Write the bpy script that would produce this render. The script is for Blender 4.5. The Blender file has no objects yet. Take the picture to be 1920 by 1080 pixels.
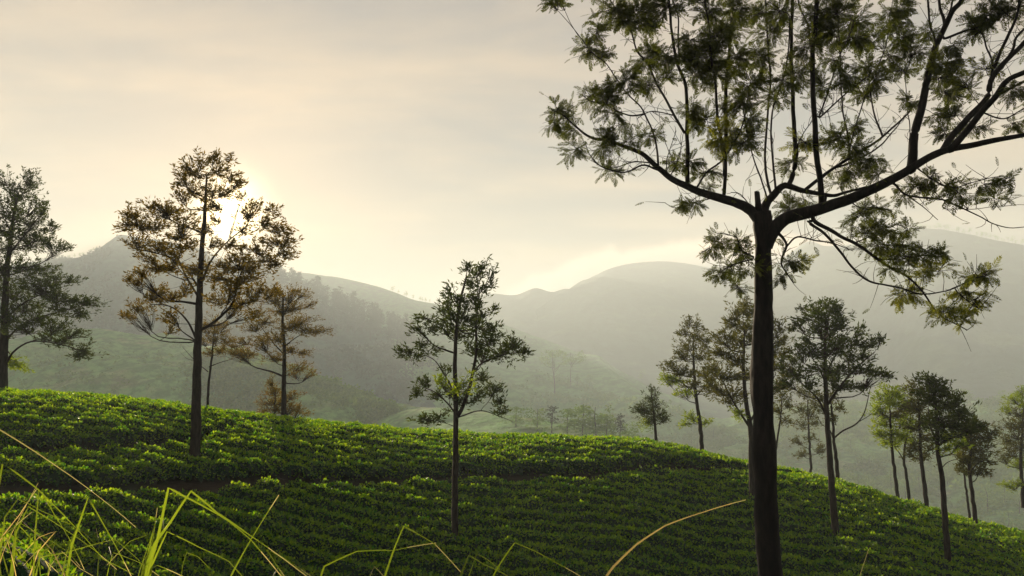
import bpy, math, random
import numpy as np

# ------------------------------------------------------------------ frame / camera / light
F = 1450.0                     # focal length in pixels of a 1920 px wide frame
PITCH = math.radians(5.5)
sc = bpy.context.scene
col = sc.collection
cam_d = bpy.data.cameras.new('camera'); cam = bpy.data.objects.new('camera', cam_d); col.objects.link(cam)
cam_d.sensor_width = 36.0; cam_d.lens = 36.0 * F / 1920.0
cam_d.clip_start = 0.05; cam_d.clip_end = 12000
cam.location = (0, 0, 0); cam.rotation_euler = (math.radians(90) + PITCH, 0, 0)
sc.camera = cam

def ray(px, py):
    u = (px - 960) / F; v = -(py - 540) / F
    yy = math.cos(PITCH) - v * math.sin(PITCH)
    zz = math.sin(PITCH) + v * math.cos(PITCH)
    return u / yy, zz / yy
def P(px, py, Y):
    a, b = ray(px, py)
    return np.array((a * Y, Y, b * Y))

SUNPX = (432, 392)
_s = P(SUNPX[0], SUNPX[1], 1.0); SUN = _s / np.linalg.norm(_s)
SUN_EL = math.asin(SUN[2]); SUN_AZ = math.atan2(SUN[0], SUN[1])

sc.view_settings.view_transform = 'Standard'; sc.view_settings.look = 'None'
sc.view_settings.exposure = 1.76; sc.view_settings.gamma = 1.0
sc.view_settings.use_curve_mapping = False
sc.render.engine = 'CYCLES'
cy = sc.cycles
cy.max_bounces = 6; cy.diffuse_bounces = 2; cy.glossy_bounces = 2; cy.transmission_bounces = 3
cy.volume_bounces = 2; cy.transparent_max_bounces = 8
cy.use_denoising = True; cy.use_adaptive_sampling = True; cy.adaptive_threshold = 0.02
cy.caustics_reflective = False; cy.caustics_refractive = False
cy.sample_clamp_indirect = 3.0; cy.sample_clamp_direct = 6.0

class NT:
    def __init__(s, nt): s.nt = nt; nt.nodes.clear()
    def n(s, t, **kw):
        nd = s.nt.nodes.new(t)
        for k, v in kw.items(): setattr(nd, k, v)
        return nd
    def l(s, a, b): s.nt.links.new(a, b)
    def setin(s, sock, v):
        if hasattr(v, 'links'): s.l(v, sock)
        elif isinstance(v, (tuple, list, np.ndarray)):
            v = list(v)
            if len(sock.default_value) == 4 and len(v) == 3: v.append(1.0)
            sock.default_value = v
        else: sock.default_value = v
    def math(s, op, a, b=None, c=None, clamp=False):
        m = s.n('ShaderNodeMath', operation=op, use_clamp=clamp)
        s.setin(m.inputs[0], a)
        if b is not None: s.setin(m.inputs[1], b)
        if c is not None: s.setin(m.inputs[2], c)
        return m.outputs[0]
    def vmath(s, op, a, b=None):
        m = s.n('ShaderNodeVectorMath', operation=op); s.setin(m.inputs[0], a)
        if b is not None: s.setin(m.inputs[1], b)
        return m.outputs['Value'] if op == 'DOT_PRODUCT' else m.outputs[0]
    def mix(s, f, a, b):
        m = s.n('ShaderNodeMix', data_type='RGBA'); s.setin(m.inputs[0], f); s.setin(m.inputs[6], a); s.setin(m.inputs[7], b)
        return m.outputs[2]
    def scale(s, colr, f):
        m = s.n('ShaderNodeVectorMath', operation='SCALE'); s.setin(m.inputs[0], colr); s.setin(m.inputs['Scale'], f)
        return m.outputs[0]
    def noise(s, vec, scale, detail=4, rough=0.5, dist=0.0):
        m = s.n('ShaderNodeTexNoise'); s.setin(m.inputs['Vector'], vec)
        m.inputs['Scale'].default_value = scale; m.inputs['Detail'].default_value = detail
        m.inputs['Roughness'].default_value = rough; m.inputs['Distortion'].default_value = dist
        return m.outputs['Fac']
    def ramp(s, f, lo, hi, a=0.0, b=1.0):
        m = s.n('ShaderNodeMapRange', interpolation_type='SMOOTHSTEP'); s.setin(m.inputs[0], f)
        m.inputs[1].default_value = lo; m.inputs[2].default_value = hi
        m.inputs[3].default_value = a; m.inputs[4].default_value = b
        return m.outputs[0]

# world: physical sky seen through a thin, uneven veil of high cloud that scatters the low sun
w = bpy.data.worlds.new('World'); sc.world = w; w.use_nodes = True
T = NT(w.node_tree)
out = T.n('ShaderNodeOutputWorld'); bg = T.n('ShaderNodeBackground'); T.l(bg.outputs[0], out.inputs[0])
sky = T.n('ShaderNodeTexSky', sky_type='NISHITA'); sky.sun_disc = False
sky.sun_elevation = SUN_EL; sky.sun_rotation = SUN_AZ
sky.air_density = 1.2; sky.dust_density = 2.0; sky.altitude = 1200
tc = T.n('ShaderNodeTexCoord'); D = tc.outputs['Generated']
nd = T.n('ShaderNodeVectorMath', operation='NORMALIZE'); T.l(D, nd.inputs[0]); D = nd.outputs[0]
sep = T.n('ShaderNodeSeparateXYZ'); T.l(D, sep.inputs[0]); dx, dy, dz = sep.outputs
dot = T.math('MAXIMUM', T.vmath('DOT_PRODUCT', D, tuple(SUN)), 0.0)
wide = T.math('POWER', dot, 5.0); mid = T.math('POWER', dot, 70.0); core = T.math('POWER', dot, 2400.0)
zz = T.math('ADD', T.math('MAXIMUM', dz, 0.0), 0.12)
cu = T.math('DIVIDE', dx, zz); cv = T.math('DIVIDE', dy, zz)
cmb = T.n('ShaderNodeCombineXYZ'); T.l(cu, cmb.inputs[0]); T.l(cv, cmb.inputs[1])
mp = T.n('ShaderNodeMapping'); T.l(cmb.outputs[0], mp.inputs[0]); mp.inputs['Rotation'].default_value = (0, 0, 0.5); mp.inputs['Scale'].default_value = (0.6, 1.3, 1)
n1 = T.noise(mp.outputs[0], 0.55, 5, 0.55, 0.6); n2 = T.noise(mp.outputs[0], 1.9, 6, 0.6, 0.3)
cl = T.math('ADD', T.math('MULTIPLY', n1, 0.65), T.math('MULTIPLY', n2, 0.35))
cl = T.ramp(cl, 0.40, 0.60)
veil_c = T.mix(cl, (0.22, 0.25, 0.42), (1.50, 1.02, 0.66))
lowband = T.ramp(dz, 0.30, 0.02)
veil_c = T.mix(T.math('MULTIPLY', lowband, 0.55), veil_c, (0.95, 0.68, 0.40))
SKYK = 0.10
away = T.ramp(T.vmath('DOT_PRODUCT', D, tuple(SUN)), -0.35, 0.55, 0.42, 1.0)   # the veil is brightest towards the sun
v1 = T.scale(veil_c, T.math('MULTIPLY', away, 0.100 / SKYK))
v2 = T.scale((0.30, 0.20, 0.09), T.math('MULTIPLY', wide, 0.05 / SKYK))
v3 = T.scale((1.0, 0.55, 0.18), T.math('MULTIPLY', mid, 0.12 / SKYK))
v4 = T.scale((1.0, 0.74, 0.36), T.math('MULTIPLY', T.math('MULTIPLY', core, T.ramp(n2, 0.3, 0.62, 0.45, 1.5)), 2.6 / SKYK))
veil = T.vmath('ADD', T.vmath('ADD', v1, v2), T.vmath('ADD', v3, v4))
# cloud bank that spills over the far ridge (its top edge rises along the azimuth)
az = T.math('ARCTAN2', dx, dy)
crv = T.n('ShaderNodeFloatCurve'); cc = crv.mapping.curves[0]
pts_ = [(930, 552), (965, 532), (1000, 515), (1060, 490), (1100, 476), (1150, 466), (1200, 461), (1330, 445), (1450, 440), (1700, 452)]
def _azel(px, py):
    q = P(px, py, 1.0); q = q / np.linalg.norm(q); return math.atan2(q[0], q[1]), math.asin(q[2])
ae = [_azel(*q) for q in pts_]
cc.points[0].location = (0.0, ae[0][1] / 0.2 - 0.25); cc.points[1].location = (1.0, ae[-1][1] / 0.2 - 0.1)
for a0, e0 in ae: cc.points.new((a0 + 0.3) / 1.2, e0 / 0.2)
crv.mapping.update(); T.setin(crv.inputs['Value'], T.math('DIVIDE', T.math('ADD', az, 0.3), 1.2))
rise = T.math('MULTIPLY', crv.outputs[0], 0.2)
ncl = T.noise(D, 26.0, 6, 0.6, 0.2)
top = T.math('ADD', rise, T.math('MULTIPLY', T.math('SUBTRACT', ncl, 0.5), 0.030))
el = T.math('ARCSINE', dz)
dlt = T.math('SUBTRACT', top, el)
bank = T.ramp(dlt, -0.004, 0.011)
bank = T.math('MULTIPLY', bank, T.ramp(az, 0.62, 0.30))
bank = T.math('MULTIPLY', bank, T.ramp(az, -0.10, -0.02))
edge = T.ramp(dlt, 0.050, 0.006)
bank_c = T.mix(edge, (0.09, 0.08, 0.08), (0.46, 0.31, 0.20))
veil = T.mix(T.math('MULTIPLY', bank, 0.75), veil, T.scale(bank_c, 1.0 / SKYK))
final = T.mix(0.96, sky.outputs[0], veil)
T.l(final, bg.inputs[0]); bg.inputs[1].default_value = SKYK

sun_d = bpy.data.lights.new('sun', 'SUN'); sun = bpy.data.objects.new('sun', sun_d); col.objects.link(sun)
sun_d.energy = 5.0; sun_d.angle = math.radians(0.6); sun_d.color = (1.0, 0.81, 0.55)
import mathutils
sun.rotation_euler = mathutils.Vector(SUN).to_track_quat('Z', 'Y').to_euler()
sun.location = tuple(SUN * 100)

HAZE_DENSITY = 0.00068
HAZE_ANISO = 0.14

# ------------------------------------------------------------------ helpers
def tag(o, label=None, cat=None, group=None, kind=None):
    if label: o['label'] = label
    if cat: o['category'] = cat
    if group: o['group'] = group
    if kind: o['kind'] = kind
    return o
def empty(name, loc, label, cat, group=None):
    o = bpy.data.objects.new(name, None); col.objects.link(o); o.location = tuple(loc)
    o.empty_display_size = 0.3
    return tag(o, label, cat, group)
def mesh_np(name, verts, quads=None, tris=None, mats=(), midx=None, smooth=False):
    me = bpy.data.meshes.new(name)
    verts = np.asarray(verts, dtype=np.float32).reshape(-1, 3)
    nq = 0 if quads is None else len(quads); ntt = 0 if tris is None else len(tris)
    me.vertices.add(len(verts)); me.vertices.foreach_set('co', verts.ravel())
    loops = []
    if nq: loops.append(np.asarray(quads, dtype=np.int32).ravel())
    if ntt: loops.append(np.asarray(tris, dtype=np.int32).ravel())
    loops = np.concatenate(loops)
    me.loops.add(len(loops)); me.loops.foreach_set('vertex_index', loops)
    starts = np.concatenate([np.arange(nq) * 4, nq * 4 + np.arange(ntt) * 3]).astype(np.int32)
    me.polygons.add(nq + ntt)
    me.polygons.foreach_set('loop_start', starts)
    for m in mats: me.materials.append(m)
    if midx is not None: me.polygons.foreach_set('material_index', np.asarray(midx, dtype=np.int32))
    if smooth: me.polygons.foreach_set('use_smooth', np.ones(nq + ntt, dtype=bool))
    me.update(calc_edges=True); me.validate()
    return me
def obj(name, me, parent=None, kind=None):
    o = bpy.data.objects.new(name, me); col.objects.link(o)
    if parent is not None:
        o.parent = parent
    if kind: o['kind'] = kind
    return o

class MB:
    """collects quads and triangles in world space"""
    def __init__(s, org=(0, 0, 0)): s.v = []; s.q = []; s.t = []; s.qm = []; s.tm = []; s.n = 0; s.org = np.array(org, float)
    def add(s, v, q=None, t=None, m=0):
        v = np.asarray(v, float).reshape(-1, 3)
        if q is not None and len(q): q = np.asarray(q) + s.n; s.q.append(q); s.qm.append(np.full(len(q), m))
        if t is not None and len(t): t = np.asarray(t) + s.n; s.t.append(t); s.tm.append(np.full(len(t), m))
        s.v.append(v); s.n += len(v)
    def build(s, name, mats, parent=None, smooth=False, kind=None):
        v = np.concatenate(s.v) - s.org
        q = np.concatenate(s.q) if s.q else None; t = np.concatenate(s.t) if s.t else None
        mi = np.concatenate([*(s.qm), *(s.tm)])
        return obj(name, mesh_np(name, v, q, t, mats, mi, smooth), parent, kind)

def catmull(pts, n):
    pts = np.asarray(pts, float)
    if len(pts) == 2:
        t = np.linspace(0, 1, n)[:, None]; return pts[0] * (1 - t) + pts[1] * t
    d = np.r_[0, np.cumsum(np.linalg.norm(np.diff(pts[:, :3], axis=0), axis=1) + 1e-9)]
    p = np.vstack([2 * pts[0] - pts[1], pts, 2 * pts[-1] - pts[-2]])
    s = np.linspace(0, d[-1], n); k = np.clip(np.searchsorted(d, s, side='right') - 1, 0, len(pts) - 2)
    t = ((s - d[k]) / (d[k + 1] - d[k]))[:, None]
    p0, p1, p2, p3 = p[k], p[k + 1], p[k + 2], p[k + 3]
    return 0.5 * (2 * p1 + (p2 - p0) * t + (2 * p0 - 5 * p1 + 4 * p2 - p3) * t ** 2 + (3 * p1 - p0 - 3 * p2 + p3) * t ** 3)

def norm(a): return a / (np.linalg.norm(a, axis=-1, keepdims=True) + 1e-12)
def tube(mb, pts, rad, sides=8, m=0, rough=0.0, rng=None):
    pts = np.asarray(pts, float); n = len(pts); rad = np.broadcast_to(rad, (n,))
    tan = norm(np.gradient(pts, axis=0))
    up = np.array((0.31, 0.17, 0.93)) if abs(tan[0][2]) < 0.9 else np.array((1.0, 0.1, 0.05))
    a = norm(np.cross(tan, up)); b = np.cross(tan, a)
    th = np.linspace(0, 2 * math.pi, sides, endpoint=False)
    rr = rad[:, None] * np.ones((1, sides))
    if rough and rng is not None: rr = rr * (1 + rng.normal(0, rough, rr.shape))
    v = pts[:, None, :] + rr[..., None] * (a[:, None, :] * np.cos(th)[None, :, None] + b[:, None, :] * np.sin(th)[None, :, None])
    i = np.arange(n - 1)[:, None] * sides; j = np.arange(sides)[None, :]; j2 = (j + 1) % sides
    q = np.stack([i + j, i + j2, i + sides + j2, i + sides + j], -1).reshape(-1, 4)
    v = np.concatenate([v.reshape(-1, 3), pts[-1:]])
    k = (n - 1) * sides
    t = np.stack([k + np.arange(sides), k + (np.arange(sides) + 1) % sides, np.full(sides, n * sides)], -1)
    mb.add(v, q, t, m)
def twigs(mb, p0, p1, r0, r1, bend, m=0):
    """many thin 3-sided curved tubes at once"""
    N = len(p0)
    if N == 0: return
    mid = (p0 + p1) / 2 + bend
    ts = np.array([0, .34, .67, 1.0])
    pts = ((1 - ts) ** 2)[None, :, None] * p0[:, None] + (2 * ts * (1 - ts))[None, :, None] * mid[:, None] + (ts ** 2)[None, :, None] * p1[:, None]
    tan = norm(p1 - p0); a = norm(np.cross(tan, np.array((0.3, 0.9, 0.2)) + 1e-3)); b = np.cross(tan, a)
    rr = (np.asarray(r0)[:, None] * (1 - ts) + np.asarray(r1)[:, None] * ts)
    th = np.array([0, 2.094, 4.188])
    ring = a[:, None, None] * np.cos(th)[None, None, :, None] + b[:, None, None] * np.sin(th)[None, None, :, None]
    v = pts[:, :, None, :] + rr[:, :, None, None] * ring
    base = (np.arange(N) * 12)[:, None, None]; i = (np.arange(3) * 3)[None, :, None]; j = np.arange(3)[None, None, :]; j2 = (j + 1) % 3
    q = np.stack([base + i + j, base + i + j2, base + i + 3 + j2, base + i + 3 + j], -1).reshape(-1, 4)
    mb.add(v.reshape(-1, 3), q, None, m)
def leaves(mb, c, d, L, W, rng, m=0, fold=0.0):
    """rhombic leaf blades: c base point, d direction"""
    N = len(c); d = norm(d); s = norm(np.cross(d, norm(rng.normal(size=(N, 3)))))
    L = np.broadcast_to(L, (N,))[:, None]; W = np.broadcast_to(W, (N,))[:, None]
    v = np.stack([c, c + d * L * .45 + s * W * .5, c + d * L, c + d * L * .45 - s * W * .5], 1)
    mb.add(v.reshape(-1, 3), np.arange(N * 4).reshape(-1, 4), None, m)

def _h(ix, iy, seed):
    h = (ix.astype(np.int64) * 374761393 + iy.astype(np.int64) * 668265263 + seed * 1442695041) & 0x7fffffff
    h = ((h ^ (h >> 13)) * 1274126177) & 0x7fffffff
    return ((h ^ (h >> 16)) & 0xffff) / 65535.0
def vnoise(x, y, seed=0):
    x = np.asarray(x, float); y = np.asarray(y, float)
    ix = np.floor(x); iy = np.floor(y); fx = x - ix; fy = y - iy
    fx = fx * fx * (3 - 2 * fx); fy = fy * fy * (3 - 2 * fy); ix = ix.astype(np.int64); iy = iy.astype(np.int64)
    a = _h(ix, iy, seed); b = _h(ix + 1, iy, seed); c = _h(ix, iy + 1, seed); d = _h(ix + 1, iy + 1, seed)
    return (a * (1 - fx) + b * fx) * (1 - fy) + (c * (1 - fx) + d * fx) * fy - 0.5
def fbm(x, y, sc_=1.0, oct_=5, seed=0, rough=0.5):
    r = 0; a = 1.0; f = 1.0 / sc_
    for k in range(oct_): r = r + a * vnoise(x * f + 17.3 * k, y * f - 9.1 * k, seed + k); a *= rough; f *= 2.03
    return r

# ------------------------------------------------------------------ materials
def new_mat(name):
    m = bpy.data.materials.new(name); m.use_nodes = True; return m, NT(m.node_tree)
def leaf_mat(name, c_dark, c_light, trans=0.45, tcol=None, gloss=0.08, rough=0.65):
    m, t = new_mat(name)
    o = t.n('ShaderNodeOutputMaterial'); g = t.n('ShaderNodeNewGeometry')
    rnd = g.outputs['Random Per Island']
    ob = t.n('ShaderNodeTexCoord').outputs['Object']
    n = t.noise(ob, 0.9, 3)
    f = t.math('MULTIPLY_ADD', rnd, 0.7, t.math('MULTIPLY_ADD', n, 0.9, -0.35), clamp=True)
    c = t.mix(f, c_dark, c_light)
    p = t.n('ShaderNodeBsdfPrincipled'); t.setin(p.inputs['Base Color'], c)
    p.inputs['Roughness'].default_value = rough; p.inputs['Specular IOR Level'].default_value = gloss
    tr = t.n('ShaderNodeBsdfTranslucent')
    k = tcol or (1.7, 1.6, 0.7)
    t.setin(tr.inputs[0], t.vmath('MULTIPLY', c, k))
    mx = t.n('ShaderNodeMixShader'); mx.inputs[0].default_value = trans
    t.l(p.outputs[0], mx.inputs[1]); t.l(tr.outputs[0], mx.inputs[2]); t.l(mx.outputs[0], o.inputs[0])
    return m
def bark_mat(name, a, b, scale=14):
    m, t = new_mat(name); o = t.n('ShaderNodeOutputMaterial'); p = t.n('ShaderNodeBsdfPrincipled'); t.l(p.outputs[0], o.inputs[0])
    mpn = t.n('ShaderNodeMapping'); t.l(t.n('ShaderNodeTexCoord').outputs['Object'], mpn.inputs[0]); mpn.inputs['Scale'].default_value = (1, 1, 0.25)
    n = t.noise(mpn.outputs[0], scale, 6, 0.65); t.setin(p.inputs['Base Color'], t.mix(t.ramp(n, .35, .68), a, b))
    p.inputs['Roughness'].default_value = 0.85; p.inputs['Specular IOR Level'].default_value = 0.2
    bp = t.n('ShaderNodeBump'); bp.inputs['Strength'].default_value = 0.7; bp.inputs['Distance'].default_value = 0.02
    t.l(n, bp.inputs['Height']); t.l(bp.outputs[0], p.inputs['Normal'])
    return m
def hill_mat(name, c1, c2, c3, s1=0.02, s2=0.25, bump=2.0, thr=(0.42, 0.6)):
    m, t = new_mat(name); o = t.n('ShaderNodeOutputMaterial'); p = t.n('ShaderNodeBsdfPrincipled'); t.l(p.outputs[0], o.inputs[0])
    ob = t.n('ShaderNodeTexCoord').outputs['Object']
    a = t.noise(ob, s1, 6, 0.6, 0.4); b = t.noise(ob, s2, 5, 0.65); d = t.noise(ob, s1 * 3.3, 4, 0.55)
    c = t.mix(t.ramp(t.math('ADD', a, t.math('MULTIPLY', t.math('SUBTRACT', b, .5), .35)), *thr), c1, c2)
    c = t.mix(t.math('MULTIPLY', t.ramp(d, .5, .7), .8), c, c3)
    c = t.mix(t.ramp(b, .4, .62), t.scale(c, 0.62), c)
    t.setin(p.inputs['Base Color'], c); p.inputs['Roughness'].default_value = 0.95; p.inputs['Specular IOR Level'].default_value = 0.1
    bp = t.n('ShaderNodeBump'); bp.inputs['Strength'].default_value = 0.8; bp.inputs['Distance'].default_value = bump
    t.l(b, bp.inputs['Height']); t.l(bp.outputs[0], p.inputs['Normal'])
    return m

M_FROND = leaf_mat('frond_leaf', (0.030, 0.045, 0.012), (0.085, 0.105, 0.022), 0.42)
M_FROND_Y = leaf_mat('frond_leaf_young', (0.09, 0.11, 0.02), (0.17, 0.19, 0.03), 0.5)
M_SILVER = leaf_mat('silver_oak_leaf', (0.040, 0.052, 0.014), (0.105, 0.105, 0.026), 0.42)
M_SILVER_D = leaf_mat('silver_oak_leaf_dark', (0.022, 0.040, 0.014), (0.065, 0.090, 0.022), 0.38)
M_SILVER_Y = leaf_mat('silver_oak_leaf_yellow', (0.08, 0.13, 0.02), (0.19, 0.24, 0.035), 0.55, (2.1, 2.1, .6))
M_SUN_TINT = leaf_mat('silver_oak_leaf_sun_tint', (0.050, 0.050, 0.014), (0.140, 0.112, 0.026), 0.52, (2.15, 1.75, 0.5))  # warm glow around the low sun, put into leaf colour and translucency
M_TEA = leaf_mat('tea_leaf', (0.010, 0.075, 0.024), (0.105, 0.20, 0.022), 0.58, (4.8, 3.3, 0.3), 0.22, 0.5)
M_SHRUB = leaf_mat('shrub_leaf', (0.07, 0.16, 0.05), (0.17, 0.26, 0.07), 0.35, None, 0.04, 0.8)
M_PINE = leaf_mat('pine_needles', (0.018, 0.035, 0.016), (0.04, 0.065, 0.025), 0.15, None, 0.04, 0.8)
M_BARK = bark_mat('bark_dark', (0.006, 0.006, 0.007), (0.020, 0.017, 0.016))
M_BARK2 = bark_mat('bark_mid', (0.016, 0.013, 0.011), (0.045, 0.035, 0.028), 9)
M_SOIL = hill_mat('tea_soil', (0.03, 0.022, 0.016), (0.018, 0.030, 0.012), (0.045, 0.034, 0.022), 0.4, 5.0, 0.05)
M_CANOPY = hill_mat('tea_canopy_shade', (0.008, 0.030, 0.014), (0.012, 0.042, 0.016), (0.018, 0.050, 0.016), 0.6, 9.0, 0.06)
M_GRASSY = hill_mat('grassy_slope', (0.13, 0.31, 0.09), (0.18, 0.36, 0.11), (0.25, 0.30, 0.14), 0.018, 0.22, 1.5)
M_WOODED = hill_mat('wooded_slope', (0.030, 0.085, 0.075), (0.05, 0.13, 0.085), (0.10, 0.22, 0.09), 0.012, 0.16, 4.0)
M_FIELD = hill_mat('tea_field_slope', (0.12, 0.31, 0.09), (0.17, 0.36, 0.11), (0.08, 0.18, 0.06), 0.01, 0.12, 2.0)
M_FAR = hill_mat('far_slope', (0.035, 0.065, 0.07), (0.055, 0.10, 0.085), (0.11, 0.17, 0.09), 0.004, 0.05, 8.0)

# ------------------------------------------------------------------ hills
def smooth_pts(pts, n):
    W = np.array([P(*p) for p in pts]); return catmull(W, n)
HILLS = {}
def hill(name, mat, crest, fall, length, zfloor, back=(0.2, 1.0), blen=None, nu=220, nf=90, nb=24, amp=6.0, scl=60.0, seed=1, pw=1.15, gul=0.0, crestamp=0.5, kk=1.0, cover=None):
    crest = [(p[0], p[1], p[2] * kk) for p in crest]; length *= kk; zfloor *= kk; amp *= kk; scl *= kk; gul *= kk; crestamp *= kk
    C = smooth_pts(crest, nu); fall = norm(np.array((*fall, 0.0))); back = norm(np.array((*back, 0.0))); blen = blen or length
    vf = np.linspace(0, 1, nf) ** 1.25; vb = np.linspace(1, 0, nb)[:-1] ** 1.2
    rows = []
    def prof(v, L, dirn, p):
        pos = C[None] + dirn[None, None] * (v[:, None, None] * L)
        H = (C[:, 2] - zfloor)[None]; s = v ** p
        pos[..., 2] = C[:, 2][None] - H * s[:, None]
        return pos
    pb = prof(vb, blen, back, 1.3); pf = prof(vf, length, fall, pw)
    G = np.concatenate([pb, pf]); V = np.concatenate([vb, vf])[:, None]
    env = np.clip(V * 6, 0, 1) * np.clip((1.02 - V) * 5, 0, 1)
    nz = fbm(G[..., 0], G[..., 1], scl, 6, seed)
    rid = -np.abs(fbm(G[..., 0], G[..., 1] * 0.6, scl * 1.7, 4, seed + 50))
    G[..., 2] += env * (amp * nz + gul * rid) + crestamp * fbm(G[..., 0], G[..., 1], scl / 6, 4, seed + 9)
    n0, n1 = G.shape[:2]
    i = np.arange(n0 - 1)[:, None] * n1; j = np.arange(n1 - 1)[None]
    q = np.stack([i + j, i + j + 1, i + n1 + j + 1, i + n1 + j], -1).reshape(-1, 4)
    fm = None; mats = (mat,)
    if cover is not None:     # another land cover beyond a ragged boundary
        m2, xb, wob = cover; fc = G.reshape(-1, 3)[q[:, 0]]; mats = (mat, m2)
        fm = (fc[:, 0] + wob * fbm(fc[:, 0], fc[:, 1], wob * 1.6, 5, seed + 4) + 0.25 * (fc[:, 1] - 800) > xb).astype(int)
    me = mesh_np(name, G.reshape(-1, 3), q, None, mats, fm, True)
    o = obj(name, me, None, 'structure')
    HILLS[name if name not in HILLS else name + str(seed)] = G[len(vb):]
    return G[len(vb):], C

ZV = -84.0
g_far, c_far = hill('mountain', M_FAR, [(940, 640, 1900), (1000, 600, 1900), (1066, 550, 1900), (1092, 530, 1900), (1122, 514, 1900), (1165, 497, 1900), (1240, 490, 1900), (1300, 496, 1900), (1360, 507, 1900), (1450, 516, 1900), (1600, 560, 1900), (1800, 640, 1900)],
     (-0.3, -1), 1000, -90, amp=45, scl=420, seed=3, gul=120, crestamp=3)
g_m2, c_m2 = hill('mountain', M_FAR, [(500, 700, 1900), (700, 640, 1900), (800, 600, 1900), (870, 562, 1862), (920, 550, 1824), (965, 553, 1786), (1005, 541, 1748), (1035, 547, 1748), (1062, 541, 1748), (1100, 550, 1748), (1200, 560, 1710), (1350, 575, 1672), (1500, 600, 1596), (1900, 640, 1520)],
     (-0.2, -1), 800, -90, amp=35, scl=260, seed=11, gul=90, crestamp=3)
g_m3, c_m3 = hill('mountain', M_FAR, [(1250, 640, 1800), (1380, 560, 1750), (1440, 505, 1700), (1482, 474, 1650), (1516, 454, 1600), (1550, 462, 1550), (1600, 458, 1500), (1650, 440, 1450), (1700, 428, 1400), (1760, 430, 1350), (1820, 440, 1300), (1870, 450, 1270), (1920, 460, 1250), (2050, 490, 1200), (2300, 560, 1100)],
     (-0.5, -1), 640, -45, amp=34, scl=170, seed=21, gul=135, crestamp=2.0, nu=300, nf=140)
g_m4a, c_m4a = hill('hill', M_FIELD, [(300, 520, 1100), (480, 512, 1100), (560, 511, 1080), (600, 516, 1060), (640, 521, 1040), (700, 535, 1020), (740, 548, 1000), (780, 563, 980), (830, 572, 960), (880, 586, 950), (943, 608, 930), (1056, 650, 900), (1157, 694, 860), (1230, 740, 820), (1330, 800, 760)],
     (0.35, -1), 520, -80, amp=16, scl=110, seed=31, gul=40, kk=1.35)
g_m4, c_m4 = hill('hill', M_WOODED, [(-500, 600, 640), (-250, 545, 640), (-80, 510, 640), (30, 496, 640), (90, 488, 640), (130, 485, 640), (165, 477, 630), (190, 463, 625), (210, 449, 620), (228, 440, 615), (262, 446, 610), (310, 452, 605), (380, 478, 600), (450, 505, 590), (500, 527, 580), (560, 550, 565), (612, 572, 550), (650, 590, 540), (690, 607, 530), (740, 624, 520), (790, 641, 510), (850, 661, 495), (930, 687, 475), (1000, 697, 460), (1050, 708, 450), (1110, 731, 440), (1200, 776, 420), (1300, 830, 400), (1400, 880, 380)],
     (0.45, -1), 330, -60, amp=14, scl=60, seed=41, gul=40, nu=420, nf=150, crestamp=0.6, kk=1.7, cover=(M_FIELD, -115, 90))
g_m5, c_m5 = hill('hill', M_GRASSY, [(-500, 700, 260), (-200, 672, 255), (0, 650, 250), (60, 633, 245), (130, 619, 240), (200, 618, 235), (260, 628, 230), (340, 646, 225), (420, 668, 218), (480, 683, 212), (540, 691, 205), (590, 701, 200), (640, 721, 195), (700, 757, 188), (765, 797, 180), (850, 850, 170)],
     (0.35, -1), 150, -42, pw=1.7, amp=8, scl=36, seed=51, gul=12, nu=320, nf=140, crestamp=0.5, kk=1.7)
g_m6, c_m6 = hill('hill', M_GRASSY, [(560, 840, 190), (680, 800, 190), (760, 770, 188), (820, 764, 185), (880, 768, 180), (940, 776, 172), (1000, 786, 165), (1080, 798, 158), (1180, 820, 150), (1300, 850, 140), (1400, 890, 130)],
     (0.1, -1), 110, -40, pw=1.7, amp=2, scl=30, seed=61, gul=2, crestamp=0.3, kk=1.5)
g_m8, c_m8 = hill('hill', M_WOODED, [(1300, 740, 900), (1420, 712, 880), (1500, 702, 860), (1580, 696, 840), (1650, 690, 820), (1750, 692, 800), (1850, 696, 780), (1920, 698, 760), (2100, 690, 720), (2400, 680, 650)],
     (-0.3, -1), 260, -45, amp=10, scl=60, seed=71, gul=16, crestamp=0.8, kk=1.35)
# grassy terrace above the wooded ledge
hill('hill', M_GRASSY, [(1330, 735, 1300), (1420, 712, 1290), (1500, 690, 1280), (1580, 672, 1270), (1650, 662, 1260), (1750, 664, 1240), (1850, 667, 1200), (1920, 666, 1170), (2100, 660, 1120), (2400, 650, 1050)],
     (-0.3, -1), 300, -22, amp=5, scl=60, seed=75, gul=6, crestamp=1.0, pw=1.3)
g_m7, c_m7 = hill('hill', M_GRASSY, [(1150, 850, 330), (1300, 812, 350), (1450, 782, 380), (1560, 762, 400), (1650, 752, 400), (1750, 756, 390), (1850, 752, 370), (1950, 742, 350), (2200, 730, 320)],
     (-0.2, -1), 240, -48, amp=6, scl=40, seed=81, gul=8, crestamp=1.0, kk=1.6)
# valley floor, one sheet under everything
gx = np.linspace(-3900, 3900, 160); gy = np.linspace(-380, 3880, 150)
X, Yg = np.meshgrid(gx, gy); Z = ZV + 8 * fbm(X, Yg, 300, 4, 5) - np.clip((Yg - 400) / 800, 0, 1) * 30
i = np.arange(149)[:, None] * 160; j = np.arange(159)[None]
q = np.stack([i + j, i + j + 1, i + 161 + j, i + 160 + j], -1).reshape(-1, 4)
obj('valley_ground', mesh_np('valley_ground', np.stack([X, Yg, Z], -1).reshape(-1, 3), q, None, (M_FIELD,), None, True), None, 'structure')

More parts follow.
